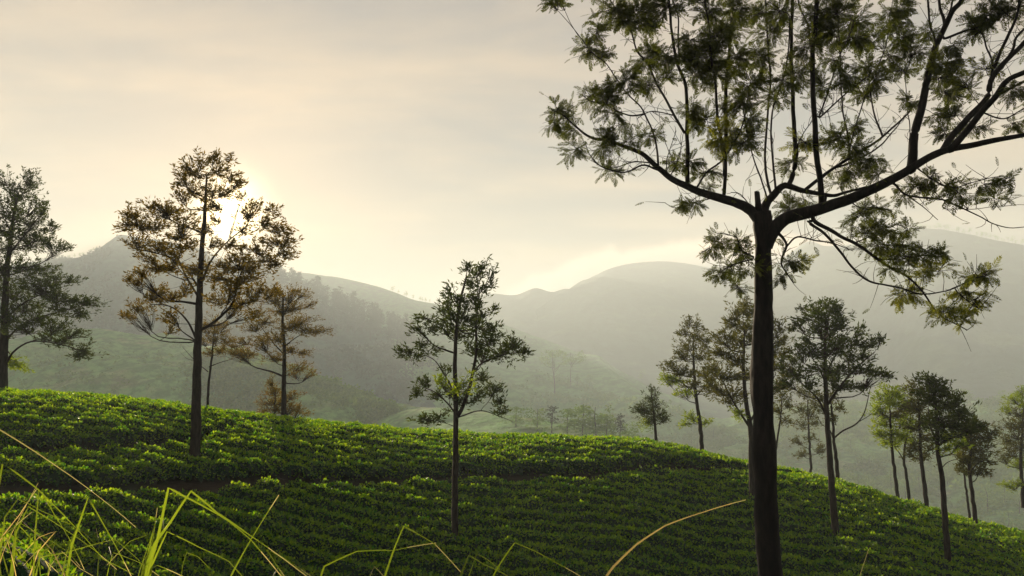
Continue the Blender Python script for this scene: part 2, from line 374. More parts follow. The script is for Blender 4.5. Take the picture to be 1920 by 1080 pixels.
# ------------------------------------------------------------------ tea hill and the bank the camera stands on
CX = np.array([-700, -200, 0, 120, 250, 367, 500, 600, 760, 900, 1100, 1200, 1270, 1340, 1420, 1500, 1600, 1700, 1800, 1920, 2200, 2800], float)
CYs = np.array([700, 716, 724, 733, 748, 763, 778, 790, 802, 810, 818, 824, 836, 852, 868, 884, 910, 942, 972, 1003, 1075, 1200], float)
CD = np.array([44, 43, 42, 42, 42, 42, 42, 42.5, 43, 43, 43, 43, 43, 42.5, 42, 42, 41, 40, 39, 38, 36, 34], float)
CB = np.array([ray(p, c)[1] for p, c in zip(CX, CYs)])
BUSH = 0.62
def hill_z(x, Y):
    Y = np.maximum(Y, 1.0); px = 960 + x / Y * F * 1.0
    Yc = np.interp(px, CX, CD); zc = np.interp(px, CX, CB) * Yc - BUSH
    k = np.interp(px, [-700, 400, 1350, 1700, 1920, 2800], [0.19, 0.20, 0.20, 0.11, 0.08, 0.08])
    s = Y - Yc
    wd = np.interp(px, [1300, 1700], [2.6, 5.0])
    # rise k towards the crest, fall behind it, rounded
    soft = wd * np.logaddexp(0, s / wd) - wd * math.log(2)
    return zc + k * s - (k + 0.42) * soft + 0.25 * fbm(x, Y, 9, 3, 77)
def near_z(x, Y):
    return -1.66 - 0.255 * np.maximum(Y, -4) - 0.5 * np.maximum(Y - 25, 0) + 2.0 * np.exp(-(((x + 8.4) / 3.3) ** 2 + ((Y - 10.2) / 3.0) ** 2)) + 0.12 * fbm(x, Y, 2.5, 3, 88)
def ground_z(x, Y): return np.maximum(np.maximum(hill_z(x, Y), near_z(x, Y)), ZV - 3)
def slope_depth0(px, py):
    Yt = np.linspace(14, 44, 500); al, be = ray(px, py); d = ground_z(al * Yt, Yt) + 0.35 - be * Yt; k = np.where(d > 0)[0]
    return float(Yt[k[0]]) if len(k) else 42.0
PATHS = [([-300, 0, 200, 400, 620, 860, 1100, 1420, 1520], [905, 912, 914, 906, 898, 893, 886, 882, 890], 0.78), ([-300, -50, 100, 250, 380], [860, 850, 843, 836, 824], 0.5), ([330, 380, 440, 500, 565], [838, 824, 806, 790, 771], 0.45)]
PATHS = [(np.array(px, float), np.array([slope_depth0(a_, b_) for a_, b_ in zip(px, py)]), w_) for px, py, w_ in PATHS]
def pathmask(x, Y):
    """1 on bushes, 0 on the terrace paths"""
    px = 960 + x / Y * F * 0.995; m = 1.0; wob = 0.35 * fbm(x, Y, 4, 2, 5)
    for PX, PY, wd_ in PATHS:
        yp = np.interp(px, PX, PY) + wob; ends = np.clip(np.minimum(px - PX[0], PX[-1] - px) / 60, 0, 1)
        wv = wd_ * ends * (1 + 0.8 * fbm(x, Y, 3, 2, 6)); m = np.minimum(m, np.clip((np.abs(Y - yp) - wv) / 0.22 + (ends <= 0) * 9, 0, 1))
    return m
def canopy(x, Y):
    v = (Y + 0.10 * x + 2.2 * fbm(x, Y, 15, 2, 15) + 0.28 * fbm(x, Y, 2.2, 3, 16)) / 1.04
    f = v - np.floor(v); p = 1 - (0.80 + 0.20 * np.clip(0.5 + 2.2 * fbm(x, Y, 5, 2, 19), 0, 1)) * np.abs(2 * f - 1) ** 2.2
    u = (x + 3.1 * np.floor(v)) / 0.95; g = u - np.floor(u); bumps = 1 - 0.22 * np.abs(2 * g - 1) ** 4
    ok = np.where(hill_z(x, Y) > near_z(x, Y) + 0.05, 1.0, 0.0)
    nearp = np.clip(1 - np.sqrt(((x + 9.0) / 3.9) ** 2 + ((Y - 10.2) / 2.9) ** 2), 0, 0.2) / 0.2
    h = BUSH * (0.04 + 0.98 * p * bumps) * (1 + 0.32 * fbm(x, Y, 0.9, 3, 18)) * pathmask(x, Y)
    return h * np.maximum(ok, nearp)
# bare soil sheet: fine near, coarse to the sides, down to the valley
def grid(xs, ys, zf):
    X, Y = np.meshgrid(xs, ys); Z = zf(X, Y); n1 = len(xs)
    i = np.arange(len(ys) - 1)[:, None] * n1; j = np.arange(n1 - 1)[None]
    q = np.stack([i + j, i + j + 1, i + n1 + j + 1, i + n1 + j], -1).reshape(-1, 4)
    return np.stack([X, Y, Z], -1).reshape(-1, 3), q
v_, q_ = grid(np.linspace(-90, 90, 260), np.concatenate([np.linspace(-60, 0, 30)[:-1], np.linspace(0, 60, 170), np.linspace(60, 190, 40)[1:]]), ground_z)
obj('ground', mesh_np('ground', v_, q_, None, (M_SOIL,), None, True), None, 'structure')
xs = np.arange(-50, 46, 0.17); ys = np.arange(18.5, 50, 0.14)
X, Y_ = np.meshgrid(xs, ys); HC = canopy(X, Y_); Z = ground_z(X, Y_) + HC * 0.9 - 0.04
keep = HC > 0.05
n1 = len(xs); i = np.arange(len(ys) - 1)[:, None] * n1; j = np.arange(n1 - 1)[None]
kq = (keep[:-1, :-1] & keep[:-1, 1:] & keep[1:, 1:] & keep[1:, :-1]).ravel()
q = np.stack([i + j, i + j + 1, i + n1 + j + 1, i + n1 + j], -1).reshape(-1, 4)[kq]
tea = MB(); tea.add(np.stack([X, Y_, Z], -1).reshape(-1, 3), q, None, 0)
xs = np.arange(-14, -3, 0.12); ys = np.arange(6.6, 13.8, 0.12)
X, Y_ = np.meshgrid(xs, ys); HC = canopy(X, Y_); Z = ground_z(X, Y_) + HC * 0.85 - 0.04; keep = HC > 0.05
n1 = len(xs); i = np.arange(len(ys) - 1)[:, None] * n1; j = np.arange(n1 - 1)[None]
kq = (keep[:-1, :-1] & keep[:-1, 1:] & keep[1:, 1:] & keep[1:, :-1]).ravel()
tea.add(np.stack([X, Y_, Z], -1).reshape(-1, 3), np.stack([i + j, i + j + 1, i + n1 + j + 1, i + n1 + j], -1).reshape(-1, 4)[kq], None, 0)
rng = np.random.default_rng(5)
def tea_leaves(mb, x, Y, Lm, Wm):
    h = canopy(x, Y); k = h > 0.12; x, Y, h = x[k], Y[k], h[k]
    e = 0.06
    zx = (ground_z(x + e, Y) + canopy(x + e, Y) - ground_z(x, Y) - h) / e
    zy = (ground_z(x, Y + e) + canopy(x, Y + e) - ground_z(x, Y) - h) / e
    nrm = norm(np.stack([-zx, -zy, np.ones_like(zx)], -1))
    c = np.stack([x, Y, ground_z(x, Y) + h * 0.93 + rng.uniform(-0.05, 0.03, len(x))], -1)
    up = rng.random(len(x)) < 0.35
    d = norm(nrm * np.where(up, 1.3, 0.25)[:, None] + rng.normal(size=c.shape) * 0.6)
    L = Lm * rng.uniform(0.6, 1.25, len(x)); leaves(mb, c, d, L, L * Wm, rng, 1)
N = 420000
a = rng.uniform(-0.72, 0.72, N); Yl = 20 + (48 - 20) * rng.random(N) ** 0.85
tea_leaves(tea, a * Yl, Yl, 0.115, 0.62)
N = 60000; a = rng.uniform(0.72, 1.2, N) * np.where(rng.random(N) < .6, -1, 1); Yl = 24 + 24 * rng.random(N); tea_leaves(tea, a * Yl, Yl, 0.14, 0.62)
N = 14000
tea_leaves(tea, rng.uniform(-13, -4.9, N), rng.uniform(7.2, 13.2, N), 0.085, 0.42)
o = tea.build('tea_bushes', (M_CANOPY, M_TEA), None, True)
tag(o, 'rows of clipped green tea bushes covering the whole near hillside', 'tea bushes', None, 'stuff')


def slope_depth(px, py):
    """depth at which the tea slope is met by the line of sight through a pixel"""
    Yt = np.linspace(12, 44, 600); al, be = ray(px, py)
    d = ground_z(al * Yt, Yt) + 0.25 - be * Yt
    k = np.where(d > 0)[0]
    return float(Yt[k[0]]) if len(k) else 42.0
# ------------------------------------------------------------------ trees
def px_at(Y): return Y / F      # metres per picture pixel at depth Y
def grounded(px, Y, dz=0.0):
    a, b = ray(px, 800); x = a * Y
    return np.array((x, Y, float(ground_z(np.array(x), np.array(float(Y)))) + dz))

def foliage_pad(mb, rng, c, rad, anchor, s, dens=1.0, leafL=0.135, leafW=0.28, m_leaf=1, m_wood=0, droop=0.0):
    """c centre, rad (rx,ry,rz), anchor = where twigs start; s = metres per px"""
    vol = rad[0] * rad[2]
    n = max(4, int(dens * 36 * (rad[0] * rad[1] + 0.5 * rad[0] * rad[2]) ** 0.75 / 0.5))
    u = np.clip(rng.normal(size=(n, 3)) * 0.58, -1.5, 1.5)
    tips = c + u * rad
    tips[:, 2] += 0.25 * rad[2] * (1 - (u[:, 0] ** 2 + u[:, 1] ** 2)) - droop * (u[:, 0] ** 2 + u[:, 1] ** 2) * rad[0]
    st = anchor + (tips - anchor) * rng.uniform(0.0, 0.35, (n, 1)) + rng.normal(size=(n, 3)) * 0.02
    bend = rng.normal(size=(n, 3)) * 0.12 * np.linalg.norm(tips - st, axis=1, keepdims=True)
    twigs(mb, st, tips, np.full(n, 0.011), np.full(n, 0.004), bend, m_wood)
    k = 11
    d0 = norm(tips - st + np.array((0, 0, 0.12)))
    c0 = np.repeat(tips, k, 0) - np.repeat(d0, k, 0) * rng.uniform(0, 0.20, (n * k, 1)) * 1.0 + rng.normal(size=(n * k, 3)) * 0.055
    dd = norm(np.repeat(d0, k, 0) * 0.8 + rng.normal(size=(n * k, 3)) * np.array((0.75, 0.75, 0.42)))
    L = leafL * rng.uniform(0.6, 1.3, n * k)
    leaves(mb, c0, dd, L, L * leafW, rng, m_leaf)

def pad_tree(name, label, trunk, pads, Y, r0, seed, mats, base=None, forks=(), spread=0.8, limbs_as_parts=True, group=None, cat='tree',
             dens=1.0, leafL=0.17, lo=0.0, fork_frac=0.25, yellow=(), r_top=0.03, sides=9, sm=0.62):
    """trunk: pixel polyline from the foot up; pads: (px,py,rx,ry) foliage clumps; every clump gets its own depth"""
    rng = np.random.default_rng(seed)
    if base == 'slope': Y = slope_depth(*trunk[0]); print(name, trunk[0], 'depth', round(Y, 1))
    s = px_at(Y)
    T = np.array([P(a, b, Y) for a, b in trunk])
    foot = T[0].copy(); g = grounded(trunk[0][0], Y)
    if lo is not None: T = np.vstack([[foot[0], foot[1], min(foot[2], g[2]) - 0.25], T])
    org = T[0] + np.array((0, 0, 0.25)); root = empty(name, org, label, cat, group)
    nT = 26; TC = catmull(T, nT); h = np.linspace(0, 1, nT)
    TC[1:-1] += rng.normal(size=(nT - 2, 3)) * np.array((0.35, 0.5, 0)) * s
    rad = r0 * (1 - h) ** 0.75 + r_top * h; rad[0] *= 1.35; rad[1] *= 1.12
    wood = MB(org); tube(wood, TC, rad, sides, 0, 0.04, rng); wood.build('trunk', (mats[0],), root, True)
    axes = [(TC, rad)]
    for fk in forks:      # explicit secondary stems: list of pixel points + radius + depth shift
        pts, rr, dy = fk
        k = len(pts); W = np.array([P(a, b, Y + dy * (q / (k - 1))) for q, (a, b) in enumerate(pts)])
        C = catmull(W, 18); rd = np.linspace(rr, rr * 0.3, 18); b_ = MB(org); tube(b_, C, rd, 7, 0, 0.04, rng); b_.build('limb', (mats[0],), root, True); axes.append((C, rd))
    crown = MB(org); lim = MB(org)
    cx = np.mean([p[0] for p in pads]); Rw = max(abs(p[0] - cx) for p in pads) * s * spread
    order = sorted(range(len(pads)), key=lambda k: -pads[k][2] * pads[k][3])
    limbs = []
    for k, pd in enumerate(pads):
        px, py, rx, ry = pd[:4]
        off = (px - cx) * s
        room = math.sqrt(max(Rw ** 2 - off ** 2, (0.25 * Rw) ** 2))
        dy = rng.uniform(-1, 1) * room * 0.9
        c = P(px, py, Y + dy)
        # attach below the clump on the closest stem
        best = None
        for C, rd in axes:
            hd = np.hypot(C[:, 0] - c[0], C[:, 1] - c[1])
            want = c[2] - 0.55 * hd
            cost = np.abs(C[:, 2] - want) + 0.35 * hd + np.where(h_low(C, TC, fork_frac), 5.0, 0)
            i_ = int(np.argmin(cost))
            if best is None or cost[i_] < best[0]: best = (cost[i_], C[i_], rd[i_])
        # or on an existing limb
        for (LP, lr) in limbs:
            i_ = int(np.argmin(np.linalg.norm(LP - c, axis=1))); cst = np.linalg.norm(LP[i_] - c) * 0.75 + 0.1
            if i_ > 3 and cst < best[0] + 0.35 * np.linalg.norm(best[1] - c) and LP[i_][2] < c[2] + 0.2: best = (cst, LP[i_], lr[i_])
        a = best[1]; dist = np.linalg.norm(c - a); rb = min(best[2] * 0.62, 0.012 + 0.016 * dist)
        mid = (a + c) / 2 + np.array((0, 0, -0.10 * dist)) + (c - a) * np.array((0.12, 0.12, 0)) + rng.normal(size=3) * 0.05 * dist
        L = catmull(np.array([a, a * .7 + mid * .3 + rng.normal(size=3) * .02 * dist, mid, c]), 9); Lr = np.linspace(rb, 0.009, 9)
        limbs.append((L, Lr))
        if limbs_as_parts and dist > 0.9 and rb > 0.018:
            b_ = MB(org); tube(b_, L, Lr, 6, 0, 0.05, rng); b_.build('limb', (mats[0],), root, True)
        else: tube(crown, L, Lr, 5, 0)
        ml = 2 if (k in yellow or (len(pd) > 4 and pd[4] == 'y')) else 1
        foliage_pad(crown, rng, c, np.array((rx * s, rx * s * 0.9, ry * s * 1.25)) * sm * 1.9, L[5], s, dens, leafL, 0.30, ml, 0)
    crown.build('crown', mats, root, False, None)
    return root
def h_low(C, TC, f):
    zlow = TC[0][2] + (TC[-1][2] - TC[0][2]) * f
    return C[:, 2] < zlow

MS = (M_BARK2, M_SILVER, M_SILVER_Y); MA = (M_BARK2, M_SUN_TINT, M_SILVER_Y); MD = (M_BARK2, M_SILVER_D, M_SILVER_Y)

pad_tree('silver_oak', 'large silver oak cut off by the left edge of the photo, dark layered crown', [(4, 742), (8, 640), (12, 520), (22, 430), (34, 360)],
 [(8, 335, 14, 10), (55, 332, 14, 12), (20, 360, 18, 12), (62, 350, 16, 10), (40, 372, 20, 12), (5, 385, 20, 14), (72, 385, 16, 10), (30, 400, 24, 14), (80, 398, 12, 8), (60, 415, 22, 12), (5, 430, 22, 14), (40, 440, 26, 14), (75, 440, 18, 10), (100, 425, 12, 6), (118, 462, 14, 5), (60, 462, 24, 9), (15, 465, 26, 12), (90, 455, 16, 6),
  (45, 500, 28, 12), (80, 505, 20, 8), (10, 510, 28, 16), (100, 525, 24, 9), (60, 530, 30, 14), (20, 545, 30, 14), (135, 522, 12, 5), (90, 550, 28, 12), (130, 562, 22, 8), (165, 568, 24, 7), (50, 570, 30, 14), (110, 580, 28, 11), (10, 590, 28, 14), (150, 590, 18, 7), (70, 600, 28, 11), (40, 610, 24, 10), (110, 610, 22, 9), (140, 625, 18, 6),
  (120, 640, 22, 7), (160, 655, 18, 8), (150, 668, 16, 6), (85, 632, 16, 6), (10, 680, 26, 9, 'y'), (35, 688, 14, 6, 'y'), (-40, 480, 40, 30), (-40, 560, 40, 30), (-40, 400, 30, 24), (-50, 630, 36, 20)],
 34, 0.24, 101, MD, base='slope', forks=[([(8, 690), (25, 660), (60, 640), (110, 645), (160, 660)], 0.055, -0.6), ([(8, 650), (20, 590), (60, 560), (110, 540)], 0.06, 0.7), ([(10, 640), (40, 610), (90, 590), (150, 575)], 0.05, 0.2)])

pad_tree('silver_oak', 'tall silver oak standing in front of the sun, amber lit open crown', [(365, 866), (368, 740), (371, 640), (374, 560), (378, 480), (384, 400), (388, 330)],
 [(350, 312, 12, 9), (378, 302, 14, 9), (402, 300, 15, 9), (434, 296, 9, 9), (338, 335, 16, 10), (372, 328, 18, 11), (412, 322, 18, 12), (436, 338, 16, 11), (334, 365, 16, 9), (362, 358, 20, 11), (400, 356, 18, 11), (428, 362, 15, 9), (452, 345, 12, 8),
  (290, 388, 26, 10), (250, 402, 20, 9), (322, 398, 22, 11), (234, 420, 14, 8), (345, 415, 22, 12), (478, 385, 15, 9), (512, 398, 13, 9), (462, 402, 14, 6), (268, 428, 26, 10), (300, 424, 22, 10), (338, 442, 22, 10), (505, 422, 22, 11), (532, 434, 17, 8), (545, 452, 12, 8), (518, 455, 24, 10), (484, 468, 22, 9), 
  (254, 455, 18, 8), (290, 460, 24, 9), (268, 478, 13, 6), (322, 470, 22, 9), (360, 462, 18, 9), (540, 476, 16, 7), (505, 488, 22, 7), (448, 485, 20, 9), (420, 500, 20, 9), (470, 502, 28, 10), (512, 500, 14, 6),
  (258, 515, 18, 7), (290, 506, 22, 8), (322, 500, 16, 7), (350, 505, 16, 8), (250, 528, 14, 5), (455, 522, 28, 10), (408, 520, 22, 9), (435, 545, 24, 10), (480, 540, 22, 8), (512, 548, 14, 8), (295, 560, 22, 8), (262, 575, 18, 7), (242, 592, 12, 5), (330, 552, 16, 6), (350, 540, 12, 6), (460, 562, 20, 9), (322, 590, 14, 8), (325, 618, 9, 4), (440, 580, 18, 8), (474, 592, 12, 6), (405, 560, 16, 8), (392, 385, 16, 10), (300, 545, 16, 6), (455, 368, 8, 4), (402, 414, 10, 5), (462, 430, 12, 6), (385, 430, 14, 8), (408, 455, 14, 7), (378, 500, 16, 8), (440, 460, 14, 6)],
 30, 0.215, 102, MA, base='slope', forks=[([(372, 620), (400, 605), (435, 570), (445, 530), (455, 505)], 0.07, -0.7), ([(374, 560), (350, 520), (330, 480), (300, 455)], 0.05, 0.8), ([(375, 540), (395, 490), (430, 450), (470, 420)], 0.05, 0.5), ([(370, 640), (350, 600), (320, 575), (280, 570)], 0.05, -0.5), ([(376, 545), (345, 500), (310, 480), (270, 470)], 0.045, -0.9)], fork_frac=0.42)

pad_tree('silver_oak', 'smaller silver oak on the crest just right of the tall sunlit tree, amber lit tiered crown', [(532, 782), (532, 720), (533, 660), (530, 600), (531, 552)],
 [(540, 548, 24, 7), (572, 552, 12, 6), (510, 562, 22, 8), (480, 580, 16, 7), (555, 576, 24, 7), (585, 570, 9, 4), (530, 585, 20, 8), (500, 600, 22, 8), (565, 600, 24, 7), (592, 622, 22, 5), (545, 612, 22, 8), (470, 612, 18, 7), (520, 632, 24, 8), (570, 618, 18, 7), (486, 640, 22, 8), (452, 640, 16, 7), (440, 655, 16, 6), (470, 662, 16, 7), (545, 655, 18, 6), (572, 662, 14, 5), (510, 668, 18, 6), (560, 688, 18, 5), (585, 700, 9, 4), (552, 700, 10, 4), (516, 545, 12, 6)],
 43, 0.16, 103, MA, forks=[([(533, 665), (510, 640), (480, 600)], 0.04, 0.7), ([(533, 650), (560, 630), (588, 622)], 0.035, -0.5)], fork_frac=0.35, leafL=0.13)
pad_tree('silver_oak', 'slim young tree on the crest behind the tall sunlit trunk with bare lower branches', [(389, 764), (391, 720), (396, 680), (400, 640), (402, 610)],
 [(398, 605, 18, 9), (420, 615, 14, 8), (385, 618, 12, 7), (405, 632, 20, 9), (432, 640, 16, 7), (380, 640, 12, 6), (415, 655, 16, 6), (444, 660, 14, 6), (460, 668, 10, 5), (392, 660, 10, 5)],
 46, 0.085, 104, MA, forks=[([(390, 697), (372, 682), (355, 665), (342, 650)], 0.03, 0.4), ([(392, 688), (412, 680), (440, 672)], 0.03, -0.4), ([(364, 676), (350, 672), (338, 660)], 0.014, 0.2)], fork_frac=0.5, leafL=0.135)
pad_tree('shrub', 'bushy amber lit shrub at the foot of the smaller crest tree on the left', [(516, 790), (515, 765), (517, 730)],
 [(508, 718, 9, 7), (516, 735, 16, 8), (552, 738, 12, 4), (505, 752, 16, 8), (532, 752, 18, 7), (548, 765, 16, 7), (515, 770, 18, 8), (566, 772, 12, 5), (498, 772, 10, 6)],
 45, 0.05, 105, MA, cat='shrub', limbs_as_parts=False, fork_frac=0.05, leafL=0.135, dens=1.1)

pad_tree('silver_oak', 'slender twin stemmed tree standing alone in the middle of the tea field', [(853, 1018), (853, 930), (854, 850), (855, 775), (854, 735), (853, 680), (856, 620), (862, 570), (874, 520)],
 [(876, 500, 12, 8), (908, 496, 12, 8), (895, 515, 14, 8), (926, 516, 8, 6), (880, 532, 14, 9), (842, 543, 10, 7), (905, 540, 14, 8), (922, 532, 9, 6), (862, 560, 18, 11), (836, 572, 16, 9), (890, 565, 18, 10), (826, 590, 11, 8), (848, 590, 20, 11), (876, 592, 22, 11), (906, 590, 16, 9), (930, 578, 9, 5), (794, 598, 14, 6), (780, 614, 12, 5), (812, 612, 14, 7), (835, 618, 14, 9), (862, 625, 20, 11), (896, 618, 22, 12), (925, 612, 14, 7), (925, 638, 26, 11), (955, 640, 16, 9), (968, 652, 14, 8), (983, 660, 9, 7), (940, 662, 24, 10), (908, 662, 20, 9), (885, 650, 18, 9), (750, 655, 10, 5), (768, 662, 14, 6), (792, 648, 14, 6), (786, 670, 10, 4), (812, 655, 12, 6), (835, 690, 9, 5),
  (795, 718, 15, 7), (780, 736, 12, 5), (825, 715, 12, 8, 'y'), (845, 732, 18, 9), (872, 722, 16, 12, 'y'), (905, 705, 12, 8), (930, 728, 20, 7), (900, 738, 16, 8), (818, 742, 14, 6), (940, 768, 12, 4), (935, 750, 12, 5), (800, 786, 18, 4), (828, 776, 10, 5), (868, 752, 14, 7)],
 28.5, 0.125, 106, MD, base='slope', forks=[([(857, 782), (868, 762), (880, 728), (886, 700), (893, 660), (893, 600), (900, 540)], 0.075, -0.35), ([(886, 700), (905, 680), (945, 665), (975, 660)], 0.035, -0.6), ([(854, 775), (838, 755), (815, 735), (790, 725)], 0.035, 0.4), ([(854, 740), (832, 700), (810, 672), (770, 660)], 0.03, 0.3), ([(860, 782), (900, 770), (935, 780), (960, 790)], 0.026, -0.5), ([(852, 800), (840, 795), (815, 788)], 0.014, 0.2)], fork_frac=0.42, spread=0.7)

pad_tree('young_tree', 'small conical tree alone on the crest between the middle tree and the big trunk', [(1230, 830), (1228, 800), (1225, 770), (1222, 740)],
 [(1221, 728, 5, 6), (1230, 738, 7, 6), (1218, 748, 10, 7), (1202, 762, 12, 7), (1228, 760, 12, 8), (1212, 774, 16, 8), (1236, 776, 14, 8), (1194, 770, 7, 5), (1248, 786, 9, 7), (1222, 790, 14, 7), (1210, 792, 10, 5, 'y')],
 43, 0.10, 107, MD, limbs_as_parts=False, fork_frac=0.15, leafL=0.135, dens=1.25)
pad_tree('silver_oak', 'crest tree with green gold foliage tiers just left of the big dark trunk', [(1316, 852), (1313, 800), (1305, 745), (1301, 690), (1300, 630)],
 [(1290, 604, 9, 6), (1308, 612, 12, 8), (1284, 625, 14, 7), (1312, 632, 16, 8), (1290, 645, 18, 8), (1325, 650, 12, 7), (1276, 668, 18, 8), (1308, 668, 18, 9), (1258, 684, 14, 6), (1246, 708, 10, 5, 'y'), (1280, 698, 22, 8), (1318, 700, 16, 8), (1266, 715, 16, 6, 'y'), (1300, 722, 20, 8), (1330, 728, 12, 7), (1280, 738, 14, 5, 'y'), (1295, 782, 12, 7, 'y'), (1322, 790, 12, 5, 'y'), (1284, 795, 8, 4, 'y'), (1340, 690, 12, 8)],
 43, 0.13, 108, MS, forks=[([(1304, 745), (1325, 720), (1340, 700)], 0.04, 0.4), ([(1303, 745), (1285, 722), (1265, 708)], 0.035, -0.5)], fork_frac=0.3)
pad_tree('silver_oak', 'leafy tree half hidden by the big dark trunk, crown showing on both sides', [(1411, 945), (1409, 870), (1407, 800), (1398, 750), (1394, 690), (1396, 620)],
 [(1395, 572, 16, 9), (1378, 588, 14, 8), (1412, 588, 16, 9), (1366, 608, 18, 9), (1396, 610, 22, 10), (1436, 598, 18, 10), (1462, 615, 14, 8), (1352, 634, 20, 9), (1388, 640, 24, 11), (1425, 630, 20, 10), (1472, 640, 12, 7), (1346, 664, 22, 10), (1380, 674, 24, 11), (1448, 655, 20, 10), (1478, 665, 12, 7), (1335, 695, 18, 8), (1366, 706, 24, 10), (1400, 700, 20, 10), (1452, 690, 22, 10), (1345, 730, 18, 8), (1378, 738, 22, 9), (1460, 720, 18, 10), (1430, 735, 18, 9), (1330, 715, 10, 5), (1384, 775, 12, 7, 'y'), (1365, 752, 14, 6), (1480, 700, 12, 8)],
 36, 0.15, 109, MS, base='slope', forks=[([(1405, 800), (1385, 770), (1365, 735), (1350, 700)], 0.06, 0.5), ([(1407, 790), (1430, 750), (1455, 700)], 0.055, -0.4)], fork_frac=0.42, dens=1.1)
pad_tree('silver_oak', 'thin crooked tree just right of the big trunk with a sparse low crown', [(1452, 880), (1456, 830), (1462, 795), (1466, 750)],
 [(1466, 742, 12, 9), (1478, 760, 10, 8), (1456, 768, 12, 7), (1472, 785, 10, 7), (1460, 725, 10, 7)],
 45, 0.07, 110, MS, limbs_as_parts=False, fork_frac=0.4)
pad_tree('silver_oak', 'dark spreading tree right of the big trunk, its stem rising from inside the tea field', [(1568, 1012), (1562, 940), (1556, 860), (1551, 790), (1548, 730), (1547, 660), (1548, 600)],
 [(1548, 566, 12, 7), (1562, 575, 12, 7), (1528, 578, 16, 8), (1572, 590, 16, 8), (1545, 592, 20, 9), (1506, 574, 8, 4), (1510, 598, 14, 6), (1496, 612, 12, 6), (1535, 612, 20, 9), (1574, 610, 20, 8), (1618, 622, 12, 8), (1648, 634, 12, 5), (1634, 645, 14, 6), (1604, 640, 14, 8), (1550, 632, 22, 9), (1512, 640, 16, 7), (1580, 640, 18, 8), (1500, 662, 18, 8), (1480, 680, 16, 9), (1528, 660, 20, 9), (1560, 662, 20, 9), (1592, 662, 20, 8), (1620, 668, 16, 7), (1602, 686, 24, 8), (1642, 698, 20, 6), (1662, 706, 9, 4), (1496, 700, 22, 9), (1532, 695, 22, 9), (1568, 700, 22, 9), (1475, 715, 12, 7), (1580, 722, 22, 7), (1612, 722, 14, 5), (1520, 722, 14, 7)],
 31, 0.145, 111, MD, base='slope', forks=[([(1553, 790), (1535, 750), (1510, 725), (1485, 700)], 0.05, 0.5), ([(1551, 760), (1575, 725), (1605, 690), (1640, 660)], 0.055, -0.6), ([(1549, 720), (1535, 690), (1515, 660)], 0.04, -0.5), ([(1549, 700), (1570, 660), (1590, 630)], 0.04, 0.6)], fork_frac=0.42, dens=1.1)
pad_tree('silver_oak', 'crest tree with a bare forked branch reaching right, behind the dark spreading tree', [(1571, 915), (1569, 870), (1563, 825), (1562, 790), (1557, 750)],
 [(1556, 745, 12, 8), (1572, 762, 10, 6), (1545, 768, 12, 7), (1560, 785, 10, 6), (1536, 745, 10, 6)],
 42, 0.12, 112, MS, forks=[([(1563, 822), (1580, 808), (1605, 795), (1620, 775), (1628, 745), (1632, 725)], 0.05, -0.3), ([(1612, 790), (1635, 775), (1648, 755)], 0.022, -0.2), ([(1563, 825), (1555, 805), (1540, 795), (1533, 780)], 0.035, 0.3)], fork_frac=0.5)
pad_tree('silver_oak', 'hazy slim tree beyond the crest between the two stems right of the big trunk', [(1521, 895), (1519, 850), (1516, 800), (1514, 750)],
 [(1512, 738, 12, 9), (1528, 755, 11, 9), (1500, 765, 12, 8), (1518, 778, 14, 9), (1504, 795, 12, 7), (1530, 792, 10, 6), (1496, 828, 10, 6), (1520, 822, 10, 5), (1538, 845, 12, 5), (1505, 850, 10, 5), (1500, 735, 8, 6)],
 62, 0.11, 113, MS, lo=None, limbs_as_parts=False, fork_frac=0.15, leafL=0.17)
pad_tree('silver_oak', 'bright yellow green tree first in the crest grove on the right', [(1684, 940), (1678, 890), (1673, 850), (1670, 800), (1668, 760)],
 [(1664, 732, 16, 8, 'y'), (1650, 745, 12, 7, 'y'), (1682, 742, 16, 8, 'y'), (1668, 755, 20, 9, 'y'), (1696, 765, 12, 8), (1648, 770, 14, 8, 'y'), (1676, 778, 20, 9), (1655, 792, 16, 8, 'y'), (1690, 795, 14, 8, 'y'), (1646, 810, 10, 6, 'y'), (1672, 812, 20, 8, 'y'), (1696, 818, 12, 6, 'y'), (1665, 830, 14, 5, 'y')],
 42, 0.11, 114, MS, limbs_as_parts=False, fork_frac=0.4, dens=1.1)
pad_tree('silver_oak', 'leaning tree with a left fork, second in the crest grove on the right', [(1706, 946), (1700, 895), (1695, 860), (1700, 820), (1708, 780)],
 [(1702, 745, 14, 8), (1716, 765, 14, 8), (1700, 785, 16, 8, 'y'), (1716, 800, 14, 8, 'y'), (1696, 822, 14, 7, 'y'), (1712, 832, 12, 6), (1684, 835, 9, 5, 'y'), (1705, 765, 12, 8)],
 44, 0.10, 115, MS, forks=[([(1696, 868), (1688, 852), (1678, 838), (1670, 820)], 0.04, 0.4)], limbs_as_parts=False, fork_frac=0.45)
pad_tree('silver_oak', 'shadowed olive tree with a thicker stem, third in the crest grove on the right', [(1738, 956), (1732, 900), (1727, 860), (1724, 800), (1722, 750)],
 [(1708, 725, 12, 7), (1724, 735, 14, 8), (1736, 750, 14, 8), (1718, 765, 16, 9), (1735, 785, 14, 9), (1716, 802, 16, 8), (1734, 822, 16, 8), (1716, 840, 14, 7), (1745, 840, 12, 7), (1730, 858, 14, 5), (1704, 850, 9, 5)],
 41, 0.13, 116, MS, limbs_as_parts=False, fork_frac=0.4, dens=1.1)
